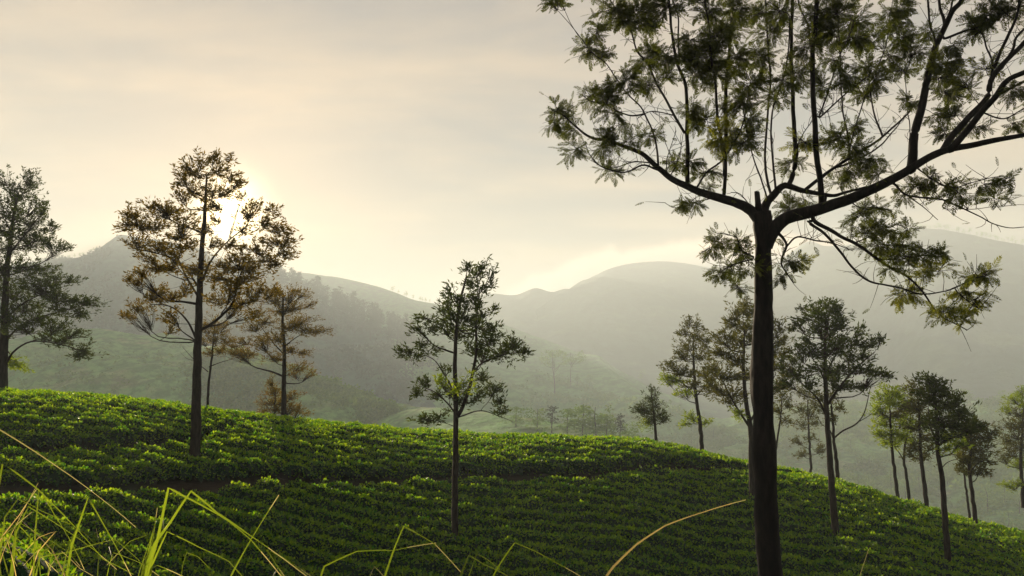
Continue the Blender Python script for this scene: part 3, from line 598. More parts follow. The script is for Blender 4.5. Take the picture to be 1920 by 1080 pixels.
pad_tree('silver_oak', 'tallest tree of the right grove, its foot down in the tea, domed dark top', [(1778, 1066), (1774, 1000), (1769, 930), (1762, 870), (1757, 830), (1756, 780), (1752, 730)],
 [(1738, 708, 14, 6), (1756, 716, 16, 8), (1772, 728, 14, 8), (1740, 726, 16, 8), (1760, 742, 20, 9), (1786, 742, 16, 8), (1796, 756, 12, 8), (1745, 752, 16, 8), (1776, 762, 22, 9), (1762, 778, 20, 9), (1796, 776, 16, 9), (1812, 772, 12, 7), (1790, 794, 20, 8), (1820, 790, 12, 6), (1770, 800, 18, 8), (1745, 790, 14, 7), (1808, 808, 16, 7), (1835, 800, 12, 5), (1785, 818, 16, 7, 'y'), (1762, 822, 14, 6), (1800, 830, 12, 6, 'y'), (1775, 838, 12, 4, 'y')],
 34, 0.125, 117, MD, base='slope', forks=[([(1759, 836), (1775, 825), (1800, 815), (1825, 800)], 0.045, -0.4), ([(1764, 880), (1775, 868), (1792, 862), (1808, 868)], 0.02, 0.3), ([(1757, 830), (1745, 800), (1740, 760)], 0.04, 0.4)], fork_frac=0.55, dens=1.1)
pad_tree('silver_oak', 'thin stem close behind its neighbour, fifth in the crest grove on the right', [(1818, 970), (1813, 930), (1808, 890), (1806, 850)],
 [(1806, 838, 12, 7), (1798, 855, 12, 7), (1814, 868, 12, 6), (1800, 880, 10, 5), (1810, 820, 12, 7)],
 44, 0.075, 118, MS, limbs_as_parts=False, fork_frac=0.4)
pad_tree('silver_oak', 'brownish green tree with drooping tiers, sixth in the crest grove on the right', [(1831, 996), (1825, 940), (1818, 885), (1820, 840), (1822, 800)],
 [(1822, 792, 14, 7), (1842, 802, 14, 6), (1808, 812, 12, 7), (1830, 818, 18, 8), (1850, 822, 12, 6), (1815, 835, 16, 8), (1840, 842, 16, 7), (1826, 858, 18, 7), (1850, 862, 12, 6), (1808, 862, 12, 6), (1836, 880, 14, 6), (1818, 884, 12, 5), (1855, 885, 8, 4), (1862, 808, 10, 4)],
 38, 0.115, 119, MS, base='slope', forks=[([(1818, 885), (1835, 868), (1852, 862)], 0.03, 0.3)], limbs_as_parts=False, fork_frac=0.4, dens=1.1)
pad_tree('silver_oak', 'yellow topped tree cut off by the right edge of the photo', [(1920, 952), (1916, 900), (1914, 850), (1918, 790), (1922, 750)],
 [(1912, 735, 12, 7, 'y'), (1898, 750, 12, 7, 'y'), (1920, 755, 16, 9, 'y'), (1886, 768, 10, 5, 'y'), (1908, 775, 18, 9), (1894, 795, 18, 9), (1922, 798, 18, 10), (1905, 815, 20, 9), (1885, 828, 14, 7), (1915, 838, 20, 9), (1896, 850, 18, 7), (1905, 870, 14, 7, 'y'), (1925, 868, 14, 8, 'y'), (1880, 860, 8, 4), (1890, 910, 12, 5, 'y'), (1908, 905, 10, 4, 'y'), (1940, 780, 18, 12), (1945, 830, 18, 14)],
 52, 0.13, 120, MS, lo=None, limbs_as_parts=False, fork_frac=0.2, dens=1.1, leafL=0.15)
# ------------------------------------------------------------------ the big tree in front: traced branch by branch
def big_tree():
    Y0 = 12.0; s = px_at(Y0); rng = np.random.default_rng(7)
    foot = P(1444, 1080, Y0); gz = float(near_z(np.array(foot[0]), np.array(Y0)))
    org = np.array((foot[0] + 0.05, Y0, gz))
    root = empty('big_tree', org, 'huge dark spreading tree with a straight trunk, nearest to the camera', 'tree')
    TP = np.array([(org[0], Y0, gz - 0.3), (org[0], Y0, gz + 0.4), *[P(a, b, Y0) for a, b in [(1444, 1080), (1438, 960), (1434, 860), (1430, 740), (1430, 640), (1431, 540), (1431, 470), (1430, 430), (1427, 398)]]])
    TR = np.array([0.36, 0.27, 22.5 * s, 21 * s, 20 * s, 20 * s, 18.5 * s, 16.5 * s, 16 * s, 18 * s, 17 * s])
    nr = 260; C = catmull(np.c_[TP, TR], nr); hh = np.linspace(0, 1, nr)
    C[:, 0] += 0.022 * fbm(hh * 9, hh * 0, 1, 3, 400); C[:, 1] += 0.03 * fbm(hh * 8, hh * 0 + 5, 1, 3, 401)
    C[:, 3] *= 1 + 0.13 * fbm(hh * 14, hh * 0, 1, 3, 402)
    th = np.linspace(0, 2 * math.pi, 28, endpoint=False); wood = MB(org); i0 = 0
    tube(wood, C[:, :3], C[:, 3], 28, 0)
    v = wood.v[0]; cc = np.repeat(C[:, :3], 28, 0); rr = v[:-1] - cc       # ridged bark: furrows that run up the stem
    f = 1 + 0.10 * fbm(np.tile(th, nr) * 4.0, np.repeat(hh, 28) * 26, 1, 4, 410) - 0.05 * np.abs(fbm(np.tile(th, nr) * 7, np.repeat(hh, 28) * 16, 1, 3, 411))
    v[:-1] = cc + rr * f[:, None]
    tube(wood, np.array([P(1424, 405, Y0), P(1421, 380, Y0), P(1419, 361, Y0), P(1419, 359, Y0)]), np.array([9, 5.5, 5.2, 4.4]) * s, 9, 0, 0.05, rng)   # sawn stump
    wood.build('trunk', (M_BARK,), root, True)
    B = [  # (pixel points, start radius px, end radius px, depth at the end relative to the start)
     ([(1422, 412), (1408, 395), (1385, 382), (1349, 371), (1313, 360), (1284, 348), (1260, 335), (1241, 319), (1229, 310), (1207, 290), (1188, 280), (1166, 272), (1144, 263), (1120, 260), (1101, 254), (1084, 242), (1060, 219), (1036, 206)], 12, 1.2, 0.9),
     ([(1289, 350), (1289, 330), (1289, 288), (1288, 252), (1289, 200), (1284, 154), (1272, 125), (1265, 96), (1258, 48), (1255, 0), (1250, -80)], 5.0, 2.0, -0.6),
     ([(1284, 250), (1260, 209), (1241, 173), (1224, 140), (1214, 118), (1195, 99), (1188, 72), (1178, 46), (1150, 10), (1130, -30)], 3.2, 1.3, 0.7),
     ([(1274, 118), (1272, 72), (1272, 31), (1258, -10), (1250, -60)], 2.2, 1.3, 0.5),
     ([(1356, 374), (1358, 358), (1360, 312), (1356, 276), (1349, 240), (1346, 228), (1342, 164), (1335, 120), (1330, 60), (1322, 10), (1318, -50)], 4.2, 1.2, -0.9),
     ([(1359, 330), (1361, 255), (1361, 156), (1368, 96), (1373, 12), (1375, -70)], 4.6, 2.8, 0.8),
     ([(1235, 318), (1232, 283), (1226, 252), (1214, 224), (1202, 200), (1178, 178), (1156, 147), (1135, 118), (1115, 103), (1096, 80)], 2.6, 0.8, -0.6),
     ([(1241, 321), (1229, 317), (1205, 310), (1173, 322), (1144, 318), (1125, 310), (1106, 290), (1096, 266)], 2.6, 0.8, -0.5),
     ([(1225, 306), (1190, 303), (1160, 312), (1140, 316)], 1.6, 0.8, 0.3),
     ([(1209, 214), (1183, 217), (1154, 207), (1135, 195), (1108, 190), (1091, 178)], 2.0, 0.8, 0.5),
     ([(1262, 216), (1240, 211), (1222, 209), (1209, 214), (1195, 222)], 1.4, 0.8, 0.2),
     ([(1306, 353), (1325, 324), (1349, 305), (1372, 275), (1392, 235), (1402, 190), (1408, 150)], 2.4, 1.0, -0.8),
     ([(1258, 328), (1268, 305), (1275, 285), (1280, 255)], 1.5, 0.7, 0.4),
     ([(1252, 332), (1250, 300), (1262, 262), (1268, 245)], 1.3, 0.6, -0.4),
     ([(1332, 372), (1313, 377), (1289, 382), (1265, 389), (1248, 380)], 1.5, 0.6, -0.6),
     ([(1413, 482), (1390, 471), (1361, 466), (1337, 464), (1315, 473)], 2.0, 0.8, -0.7),
     ([(1397, 474), (1385, 462), (1380, 445), (1350, 436)], 1.5, 0.7, -0.5),
     ([(1412, 486), (1385, 492), (1365, 500), (1348, 512)], 1.6, 0.7, -0.6),
     ([(1392, 490), (1386, 512), (1382, 540)], 1.2, 0.6, -0.2),
     ([(1428, 420), (1436, 385), (1446, 370), (1467, 349), (1481, 349), (1505, 358), (1534, 363), (1562, 367), (1590, 360), (1625, 350)], 11, 2.0, 0.8),
     ([(1447, 368), (1440, 345), (1434, 300), (1436, 250), (1440, 200), (1445, 150), (1440, 80), (1436, 0), (1434, -60)], 3.0, 1.4, 1.0),
     ([(1455, 360), (1449, 300), (1446, 250), (1451, 200), (1468, 150), (1478, 90), (1480, 30)], 2.6, 1.0, -0.9),
     ([(1440, 376), (1428, 340), (1414, 300), (1404, 262), (1396, 220), (1392, 170)], 2.0, 0.9, -0.7),
     ([(1476, 352), (1486, 330), (1492, 296), (1490, 250), (1486, 193), (1484, 120), (1484, 60), (1486, 0), (1488, -70)], 5.5, 3.2, 0.7),
     ([(1541, 390), (1541, 370), (1537, 328), (1530, 275), (1529, 241), (1525, 168), (1524, 96), (1530, 36), (1532, 0), (1535, -90)], 7.0, 4.0, -0.8),
     ([(1524, 108), (1519, 75), (1515, 48), (1501, 17), (1494, -10)], 2.6, 1.6, 0.4),
     ([(1505, 360), (1541, 331), (1576, 307), (1611, 286), (1653, 258), (1677, 236), (1703, 212), (1722, 188)], 4.5, 1.6, 0.6),
     ([(1540, 334), (1560, 318), (1597, 303), (1643, 279), (1672, 250), (1690, 225)], 3.2, 1.2, 1.0),
     ([(1592, 298), (1590, 253), (1580, 205), (1576, 144), (1576, 108), (1572, 60)], 2.2, 1.0, -0.6),
     ([(1535, 220), (1556, 161), (1573, 108), (1590, 72), (1604, 30)], 2.2, 0.9, 0.5),
     ([(1535, 222), (1563, 197), (1595, 168), (1630, 140)], 2.2, 0.8, -0.5),
     ([(1652, 248), (1640, 217), (1633, 180), (1628, 120)], 2.4, 1.0, 0.4),
     ([(1590, 296), (1600, 250), (1615, 205), (1632, 150), (1660, 90), (1668, 30)], 1.8, 0.9, 0.7),
     ([(1486, 300), (1500, 262), (1520, 232), (1540, 205)], 1.5, 0.7, -0.5),
     ([(1705, 318), (1703, 285), (1706, 240), (1700, 190), (1696, 140)], 1.6, 0.8, 0.9),
     ([(1434, 462), (1446, 437), (1470, 412), (1516, 398), (1551, 388), (1597, 372), (1646, 349), (1681, 331), (1710, 314), (1745, 293), (1780, 280), (1822, 272), (1868, 263), (1920, 254), (2000, 240)], 16, 3.0, -1.2),
     ([(1708, 320), (1712, 290), (1713, 258), (1721, 225), (1730, 193), (1737, 156), (1746, 116), (1756, 84), (1773, 48), (1787, 19), (1804, 0), (1835, -60)], 10.5, 4.5, 0.6),
     ([(1754, 84), (1751, 66), (1744, 48), (1739, 0), (1738, -60)], 2.8, 1.8, -0.4),
     ([(1772, 48), (1768, 31), (1761, 12), (1760, -40)], 3.6, 2.4, 0.4),
     ([(1778, 30), (1784, 12), (1790, -20)], 2.4, 1.5, -0.3),
     ([(1772, 72), (1807, 58), (1840, 48), (1869, 31), (1917, 12), (1960, -10)], 3.0, 1.4, -0.8),
     ([(1765, 287), (1785, 255), (1821, 215), (1852, 182), (1858, 150), (1880, 120), (1905, 95), (1930, 70), (1980, 20)], 7.0, 4.0, 0.5),
     ([(1780, 283), (1804, 255), (1840, 211), (1869, 180), (1888, 152), (1925, 134), (1990, 110)], 7.5, 4.0, -0.6),
     ([(1857, 152), (1862, 120), (1850, 91), (1840, 60), (1828, 66)], 2.8, 1.4, 0.5),
     ([(1864, 128), (1875, 100), (1888, 72), (1908, 29), (1914, -20)], 3.6, 2.2, -0.4),
     ([(1878, 128), (1897, 97), (1905, 70), (1925, 50)], 3.6, 2.4, 0.6),
     ([(1862, 182), (1890, 168), (1925, 150)], 3.2, 2.0, 0.4),
     ([(1850, 214), (1885, 222), (1925, 200)], 1.8, 0.9, -0.4),
     ([(1681, 349), (1699, 365), (1734, 372), (1769, 375), (1805, 391), (1840, 407), (1861, 419), (1893, 428), (1922, 426)], 2.4, 0.7, -0.8),
     ([(1704, 368), (1734, 391), (1759, 412)], 1.4, 0.6, 0.2),
     ([(1726, 320), (1752, 338), (1787, 352), (1822, 342), (1868, 331), (1900, 334)], 1.6, 0.6, -0.5),
     ([(1769, 391), (1815, 392), (1865, 388), (1896, 386)], 1.0, 0.5, 0.3),
     ([(1527, 415), (1558, 433), (1583, 447), (1611, 461), (1646, 486), (1674, 504), (1703, 521), (1727, 546), (1748, 574), (1766, 595), (1787, 606), (1812, 620)], 4.6, 0.9, -1.1),
     ([(1516, 417), (1548, 440), (1576, 472), (1597, 500), (1625, 525), (1660, 535), (1692, 541), (1727, 551), (1769, 546), (1790, 539), (1830, 520), (1848, 518)], 3.2, 0.8, -0.5),
     ([(1794, 546), (1822, 570), (1843, 583)], 1.2, 0.6, -0.2),
     ([(1646, 486), (1690, 486), (1735, 478), (1775, 484)], 1.8, 0.7, 0.3),
     ([(1690, 514), (1720, 520), (1760, 515)], 1.2, 0.6, 0.3),
     ([(1600, 456), (1640, 440), (1680, 420), (1710, 438)], 1.5, 0.6, 0.6),
     ([(1590, 376), (1620, 392), (1655, 390)], 1.4, 0.6, 0.5),
     ([(1462, 440), (1474, 458), (1467, 483), (1467, 500), (1488, 530)], 4.0, 0.9, -0.5),
     ([(1475, 462), (1495, 444), (1530, 451), (1562, 456), (1600, 470)], 2.2, 0.7, -0.6),
     ([(1420, 405), (1390, 366), (1370, 362)], 1.6, 0.8, 0.2),
    ]
    paths = []
    for bi, (pts, ra, rb, dy) in enumerate(B):
        p = np.array(pts, float)
        if paths:
            allp = np.vstack([q for q in paths]); k = int(np.argmin(np.hypot(allp[:, 0] - p[0, 0], allp[:, 1] - p[0, 1])))
            dd_ = np.hypot(*(allp[k, :2] - p[0])); d0 = allp[k, 2] if dd_ < 26 else 0.0
            if 3 < dd_ < 26 and bi not in (0, 19, 35): p = np.vstack([allp[k, :2] * .85 + p[0] * .15, p])
        else: d0 = 0.0
        if bi in (0, 19, 35): d0 = 0.0
        c = catmull(p, max(10, len(p) * 4)); t = np.linspace(0, 1, len(c))
        dep = d0 + dy * t; W = np.array([P(x, y, Y0 + d) for (x, y), d in zip(c, dep)])
        tl = np.r_[0, np.cumsum(np.linalg.norm(np.diff(W, axis=0), axis=1))]; W += np.stack([fbm(tl * 3, tl * 0 + q_ + bi * 7, 1, 2, 420 + q_) for q_ in range(3)], -1) * 0.03 * np.minimum(tl, 0.5)[:, None]
        r = (ra + (rb - ra) * t ** 0.75) * s * 0.92
        mb = MB(org); tube(mb, W, r, 10 if ra > 4 else 6, 0, 0.02, rng)
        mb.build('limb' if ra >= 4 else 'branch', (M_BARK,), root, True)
        paths.append(np.c_[c, dep, r])
    ALL = np.vstack(paths)
    # frond: a feather-like leaf made of narrow leaflets on a curved rib, 1 unit long
    def frond_template(k):
        r = np.random.default_rng(k); V = []; Q = []; n = 6
        def strip(a, b, w):
            d = b - a; sd = np.cross(d, (0, 0, 1)); sd = sd / (np.linalg.norm(sd) + 1e-9); i0 = len(V)
            m1 = a + d * 0.4; V.extend([a, m1 + sd * w, b, m1 - sd * w]); Q.append((i0, i0 + 1, i0 + 2, i0 + 3))
        def rib(t): return np.array((t, 0.0, -0.16 * t * t))
        for i in range(3): strip(rib(i / 3.0), rib((i + 1.25) / 3.0), 0.012)
        for i in range(n):
            t = 0.16 + 0.8 * i / (n - 1); L = 0.42 * (1 - abs(t - 0.42) ** 1.3) * r.uniform(.8, 1.1)
            for sg in (-1, 1):
                an = math.radians(r.uniform(34, 50)) * sg
                b = rib(t) + L * np.array((math.cos(an), math.sin(an), -0.18 + r.uniform(-.1, .1))); strip(rib(t), b, 0.050)
        strip(rib(0.9), rib(1.25), 0.05)
        return np.array(V), np.array(Q)
    TPL = [frond_template(k) for k in range(6)]
    pads = [(1105, 88, 16, 11), (1130, 103, 12, 8), (1045, 204, 16, 9), (1058, 216, 18, 9), (1040, 236, 14, 8), (1076, 244, 14, 6), (1075, 282, 14, 10), (1110, 176, 20, 8), (1136, 190, 18, 10), (1143, 165, 14, 12), (1152, 214, 14, 7), (1178, 148, 14, 14), (1140, 256, 14, 10), (1132, 280, 16, 16), (1146, 322, 20, 7), (1160, 240, 10, 7), (1182, 262, 14, 8), (1213, 256, 13, 10), (1206, 112, 14, 11), (1216, 160, 18, 9), (1224, 98, 16, 12), (1150, 18, 26, 14), (1124, 55, 10, 11), (1180, 38, 20, 12), (1212, 42, 24, 14), (1205, 12, 24, 12), (1248, 12, 18, 12), (1242, 105, 13, 9), (1252, 142, 11, 7),
      (1300, 75, 18, 14), (1305, 108, 22, 15), (1335, 112, 22, 17), (1345, 66, 18, 15), (1330, 22, 18, 14), (1380, 20, 20, 16), (1366, 55, 18, 12), (1385, 108, 20, 16), (1345, 142, 24, 11), (1306, 140, 14, 9), (1300, 208, 14, 16), (1320, 228, 13, 16), (1345, 262, 12, 20, 'y'), (1370, 252, 18, 20, 'y'), (1395, 268, 18, 15), (1405, 222, 14, 12), (1388, 190, 14, 12), (1410, 158, 16, 14), (1428, 108, 18, 15), (1444, 58, 18, 14), (1458, 18, 20, 12), (1420, 26, 18, 12), (1470, 148, 16, 11), (1455, 185, 12, 9), (1298, 305, 18, 8), (1328, 322, 14, 9), (1330, 350, 10, 5), (1300, 380, 12, 6), (1262, 302, 8, 8), (1275, 385, 10, 4), (1355, 205, 10, 10),
      (1500, 140, 16, 13), (1510, 90, 16, 13), (1540, 24, 24, 12), (1570, 18, 20, 10), (1600, 40, 26, 15), (1602, 74, 26, 14), (1630, 78, 14, 10), (1562, 62, 18, 12), (1588, 140, 16, 14), (1560, 112, 14, 10), (1640, 150, 20, 14), (1625, 125, 14, 9), (1618, 174, 14, 9), (1510, 268, 18, 14, 'y'), (1482, 308, 14, 10), (1570, 258, 20, 13), (1600, 278, 22, 14), (1622, 305, 24, 12), (1590, 318, 20, 9), (1600, 238, 14, 11), (1576, 340, 18, 6), (1482, 390, 14, 12), (1505, 375, 9, 7), (1648, 322, 14, 7), (1540, 160, 14, 12), (1530, 58, 14, 12),
      (1680, 42, 22, 14), (1696, 5, 14, 7), (1700, 70, 18, 15), (1712, 95, 16, 11), (1672, 108, 14, 11), (1690, 130, 16, 9), (1672, 20, 16, 10), (1700, 190, 12, 8), (1752, 118, 13, 11), (1776, 122, 20, 11), (1766, 148, 18, 10), (1782, 176, 22, 9), (1810, 158, 20, 8), (1842, 130, 14, 7, 'y'), (1790, 88, 12, 10), (1838, 55, 15, 10), (1850, 28, 16, 12), (1870, 12, 14, 9), (1822, 40, 12, 8), (1905, 14, 11, 9), (1760, 218, 14, 9), (1790, 212, 16, 7), (1770, 250, 18, 8), (1900, 168, 11, 10), (1828, 240, 12, 6), (1745, 60, 10, 8), (1900, 235, 12, 6),
      (1715, 345, 14, 10), (1742, 335, 12, 7), (1772, 348, 20, 8), (1798, 364, 16, 8), (1692, 370, 11, 6), (1865, 370, 16, 6), (1890, 334, 11, 5), (1845, 348, 12, 5), (1640, 388, 26, 8), (1612, 408, 14, 12), (1622, 436, 22, 10), (1662, 428, 20, 8), (1682, 458, 20, 7), (1702, 430, 13, 6), (1648, 462, 24, 8), (1692, 480, 26, 7), (1730, 470, 22, 6), (1756, 482, 14, 6), (1740, 508, 18, 6, 'y'), (1698, 548, 13, 10, 'y'), (1690, 560, 8, 6, 'y'), (1766, 500, 8, 7, 'y'), (1828, 520, 16, 10), (1808, 545, 15, 7, 'y'), (1832, 556, 14, 7, 'y'), (1845, 512, 10, 8, 'y'), (1780, 588, 16, 7), (1806, 600, 9, 6, 'y'), (1766, 582, 9, 6, 'y'), (1820, 578, 10, 6, 'y'), (1670, 505, 12, 5),
      (1345, 450, 14, 8), (1386, 452, 13, 8), (1350, 510, 13, 7), (1372, 500, 14, 7), (1384, 538, 6, 12), (1388, 476, 12, 7), (1330, 468, 9, 5), (1405, 500, 8, 7), (1478, 490, 14, 7), (1500, 486, 9, 5, 'y'), (1470, 515, 7, 6),
      (1100, -40, 30, 16), (1200, -40, 40, 16), (1290, -30, 40, 16), (1380, -40, 40, 18), (1480, -40, 40, 18), (1580, -30, 40, 16), (1680, -40, 36, 16), (1780, -40, 36, 16), (1880, -40, 40, 16), (1980, 60, 30, 30), (1990, 180, 30, 26), (1030, 0, 12, 5), (1048, 2, 8, 5)]
    tw = MB(org); C0 = []; D0 = []; L0 = []; Y_ = []
    for pd in pads:
        px, py, rx, ry = pd[:4]; yel = len(pd) > 4
        k = int(np.argmin(np.hypot(ALL[:, 0] - px, (ALL[:, 1] - py) * 0.8) + np.where(ALL[:, 3] < 1.3 * s, 0, 6))); dep = ALL[k, 2] + rng.uniform(-.45, .45)
        c = P(px, py, Y0 + dep); an = P(ALL[k, 0], ALL[k, 1], Y0 + ALL[k, 2])
        # a twig system: one feeder into the clump, then short twigs to the frond roots
        n = max(7, int((3.0 + rx * ry * 0.085) * (1.3 if py < 200 else 1.0))); near = np.hypot(ALL[:, 0] - px, ALL[:, 1] - py)
        u = norm(rng.normal(size=(n, 3))) * rng.random((n, 1)) ** 0.7
        e = c + u * np.array((rx, (rx + ry) * 0.6, ry)) * s * 2.15
        mid = an + (c - an) * 0.75
        twigs(tw, an[None], mid[None], np.array([0.008]), np.array([0.005]), rng.normal(size=(1, 3)) * 0.05)
        st = mid + (e - mid) * rng.uniform(0, 0.3, (n, 1))
        twigs(tw, st, e, np.full(n, 0.0056), np.full(n, 0.0028), rng.normal(size=(n, 3)) * 0.035)
        kf = 5; td = norm(e - st); sd = norm(np.cross(td, norm(rng.normal(size=(n, 3)))))
        tt = np.tile(np.array([1.0, .86, .70, .54, .38]), n)[:, None]; sg = np.tile(np.array([0, 1, -1, 1, -1.0]), n)[:, None]
        d = norm(np.repeat(td, kf, 0) * 0.8 + np.repeat(sd, kf, 0) * sg * 0.8 + rng.normal(size=(n * kf, 3)) * 0.28 + np.array((0, 0, -0.18)))
        b = np.repeat(st, kf, 0) + np.repeat(e - st, kf, 0) * tt
        C0.append(b); D0.append(d); L0.append(rng.uniform(0.09, 0.19, n * kf)); Y_.append(np.full(n * kf, yel))
    # loose bare twigs along every fine branch
    fine = ALL[(ALL[:, 3] < 3.2 * s)]; sel = fine[rng.integers(0, len(fine), 900)]
    p0 = np.array([P(a, b, Y0 + d) for a, b, d, _ in sel]); dr = norm(rng.normal(size=(900, 3)) * np.array((1, .8, 1)) + np.array((0, 0, 0.55)))
    ln = rng.uniform(0.10, 0.48, (900, 1)); p1 = p0 + dr * ln
    twigs(tw, p0, p1, np.full(900, 0.0060), np.full(900, 0.0026), rng.normal(size=(900, 3)) * 0.05)
    tw.build('twigs', (M_BARK,), root)
    m_ = rng.random(900) < 0.22
    C0.append(p1[m_]); D0.append(norm(dr[m_] + rng.normal(size=(m_.sum(), 3)) * .5)); L0.append(rng.uniform(0.10, 0.18, m_.sum())); Y_.append(np.full(m_.sum(), False))
    C0 = np.concatenate(C0); D0 = np.concatenate(D0); L0 = np.concatenate(L0); Y_ = np.concatenate(Y_)
    X = D0; S = norm(np.cross(X, norm(rng.normal(size=X.shape) * 0.6 + np.array((0, 0, 1.0))))); N_ = np.cross(X, S)
    fol = MB(org); kind = rng.integers(0, 6, len(C0))
    # the fronds whose shape can be picked out against the sky, one object each
    pxs = 960 + C0[:, 0] / C0[:, 1] * F; vis = (pxs > 1010) & (pxs < 1915) & (C0[:, 2] < 4.9)
    dens_ = np.array([np.sum(np.abs(C0 - c).sum(1) < 0.35) for c in C0]); score = np.where(vis, dens_, 1e9); single = np.zeros(len(C0), bool); single[np.argsort(score)[:240]] = True
    for k in range(6):
        V, Q = TPL[k]
        for yel in (False, True):
            g = (kind == k) & (Y_ == yel) & ~single
            if g.any():
                v = C0[g][:, None] + L0[g][:, None, None] * (V[None, :, 0, None] * X[g][:, None] + V[None, :, 1, None] * S[g][:, None] + V[None, :, 2, None] * -N_[g][:, None])
                nn = g.sum(); qq = (np.arange(nn)[:, None, None] * len(V) + Q[None]).reshape(-1, 4)
                fol.add(v.reshape(-1, 3), qq, None, 1 if yel else 0)
    fol.build('foliage', (M_FROND, M_FROND_Y), root, False, 'stuff')
    me = [mesh_np('frond', V, Q, None, (M_FROND,)) for V, Q in TPL]; mey = [mesh_np('frond_young', V, Q, None, (M_FROND_Y,)) for V, Q in TPL]
    for i_ in np.where(single)[0]:
        o = bpy.data.objects.new('frond', (mey if Y_[i_] else me)[kind[i_]]); col.objects.link(o); o.parent = root
        M = mathutils.Matrix(((X[i_][0], S[i_][0], -N_[i_][0]), (X[i_][1], S[i_][1], -N_[i_][1]), (X[i_][2], S[i_][2], -N_[i_][2])))
        o.matrix_local = mathutils.Matrix.Translation(mathutils.Vector(C0[i_] - org)) @ M.to_4x4() @ mathutils.Matrix.Scale(float(L0[i_]), 4)
    print('fronds', len(C0))
def px_out(px, py): return np.array(((px - 1440) / 400.0, 0, 0.2 + (400 - py) / 600.0))
big_tree()
# ------------------------------------------------------------------ trees, scrub and houses on the hills beyond
def project(W):
    W = np.asarray(W); y = W[..., 1] * math.cos(PITCH) + W[..., 2] * math.sin(PITCH); z = -W[..., 1] * math.sin(PITCH) + W[..., 2] * math.cos(PITCH)
    return 960 + F * W[..., 0] / y, 540 - F * z / y
def on_hill(G, px, py):
    a, b = project(G); k = np.unravel_index(np.argmin((a - px) ** 2 + (b - py) ** 2), a.shape); return G[k]
def proto(name, trunkf, crownf, mw, ml):
    t = MB(); trunkf(t); c = MB(); crownf(c)
    return (mesh_np(name + '_trunk', np.concatenate(t.v), np.concatenate(t.q), np.concatenate(t.t), (mw,), None, True), mesh_np(name + '_crown', np.concatenate(c.v), np.concatenate(c.q), None, (ml,)))
def simple_tree(kind, seed, ml):
    """unit height"""
    r = np.random.default_rng(seed)
    def tr(mb):
        p = np.array([(0, 0, -0.06), (0.0, 0, 0.3), (r.normal() * .02, r.normal() * .02, 0.62), (r.normal() * .03, r.normal() * .03, 0.93)]); tube(mb, catmull(p, 7), np.linspace(0.018, 0.004, 7), 5)
        if kind == 'umbrella':
            for k in range(7):
                an = r.uniform(0, 6.28); e = np.array((math.cos(an) * .24, math.sin(an) * .24, r.uniform(.68, .9))); tube(mb, catmull(np.array([(0, 0, .45 + .03 * k), e * (.5, .5, 1) * (1, 1, .85), e]), 5), np.linspace(.009, .003, 5), 4)
    def cr(mb):
        if kind == 'pine': cl = [(r.normal() * .05, r.normal() * .05, z, .13 * (1.15 - z) + .035, .05) for z in np.linspace(.38, .97, 16)]; ls = .055
        elif kind == 'umbrella': cl = [(r.uniform(-.26, .26), r.uniform(-.26, .26), r.uniform(.66, .95), .09, .035) for _ in range(20)]; ls = .045
        elif kind == 'bush': cl = [(r.normal() * .28, r.normal() * .28, r.uniform(.12, .8), .24, .2) for _ in range(16)]; ls = .11
        elif kind == 'low': cl = [(r.normal() * .15, r.normal() * .15, r.uniform(.12, .93), .15 * r.uniform(.7, 1.2), .09) for _ in range(26)]; ls = .07
        else: cl = [(r.normal() * .13, r.normal() * .13, r.uniform(.3, .95), .14 * r.uniform(.7, 1.2), .075) for _ in range(20)]; ls = .06
        for x, y, z, a, b in cl:
            n = 22; u = norm(r.normal(size=(n, 3))) * r.random((n, 1)) ** .4
            leaves(mb, np.array((x, y, z)) + u * (a, a, b), r.normal(size=(n, 3)) * (1, 1, .6), ls * r.uniform(.6, 1.3, n), ls * .6, r)
    return proto(kind, tr, cr, M_BARK2, ml)
PR = {k: [simple_tree(k, 300 + i, m) for i in range(n)] for k, m, n in (('pine', M_PINE, 5), ('round', M_SHRUB, 6), ('bush', M_SHRUB, 4), ('low', M_SHRUB, 6), ('umbrella', M_SHRUB, 3))}
rg = np.random.default_rng(99)
def plant(kind, name, p, h, label, cat, group=None, wid=1.0, k=1.0):
    h = h * k; tm, cm = PR[kind][rg.integers(len(PR[kind]))]
    e = empty(name, p, label, cat, group); e.scale = (h * wid, h * wid, h); e.rotation_euler = (0, 0, rg.uniform(0, 6.28))
    if kind != 'bush': obj('trunk', tm, e)
    obj('crown', cm, e); return e
# dark pine wood along the shoulder of the left mountain
for k in range(62):
    px = rg.uniform(455, 612); dyp = abs(rg.normal()) * 16; cyp = np.interp(px, [450, 500, 560, 612], [505, 527, 550, 572])
    plant('pine', 'pine_tree', on_hill(g_m4, px, cyp + dyp), 1.7 * rg.uniform(13, 19), 'hazy dark pine in the upper wood on the shoulder of the left mountain', 'pine tree', 'pines of the upper wood on the left mountain', rg.uniform(.9, 1.4))
for k in range(66):
    px = 626 + 150 * rg.random() ** 1.2; cyp = np.interp(px, [612, 650, 690, 740, 790], [572, 590, 607, 624, 641]); dyp = abs(rg.normal()) * 13
    plant('pine', 'pine_tree', on_hill(g_m4, px, cyp + dyp), 1.7 * (rg.uniform(13, 20) if px < 700 else rg.uniform(10, 16)), 'hazy dark pine in the lower wood stepping down the ridge left of centre', 'pine tree', 'pines of the lower wood down the ridge', rg.uniform(.9, 1.5))
for px in (122, 131, 139, 148, 156, 170, 176, 182):
    plant('round', 'ridge_tree', on_hill(g_m4, px, float(np.interp(px, [90, 130, 165, 190], [488, 485, 477, 463]))), 1.7 * rg.uniform(2.2, 4), 'tiny tree on the skyline shoulder left of the sharp peak', 'tree', 'tiny trees on the left skyline')
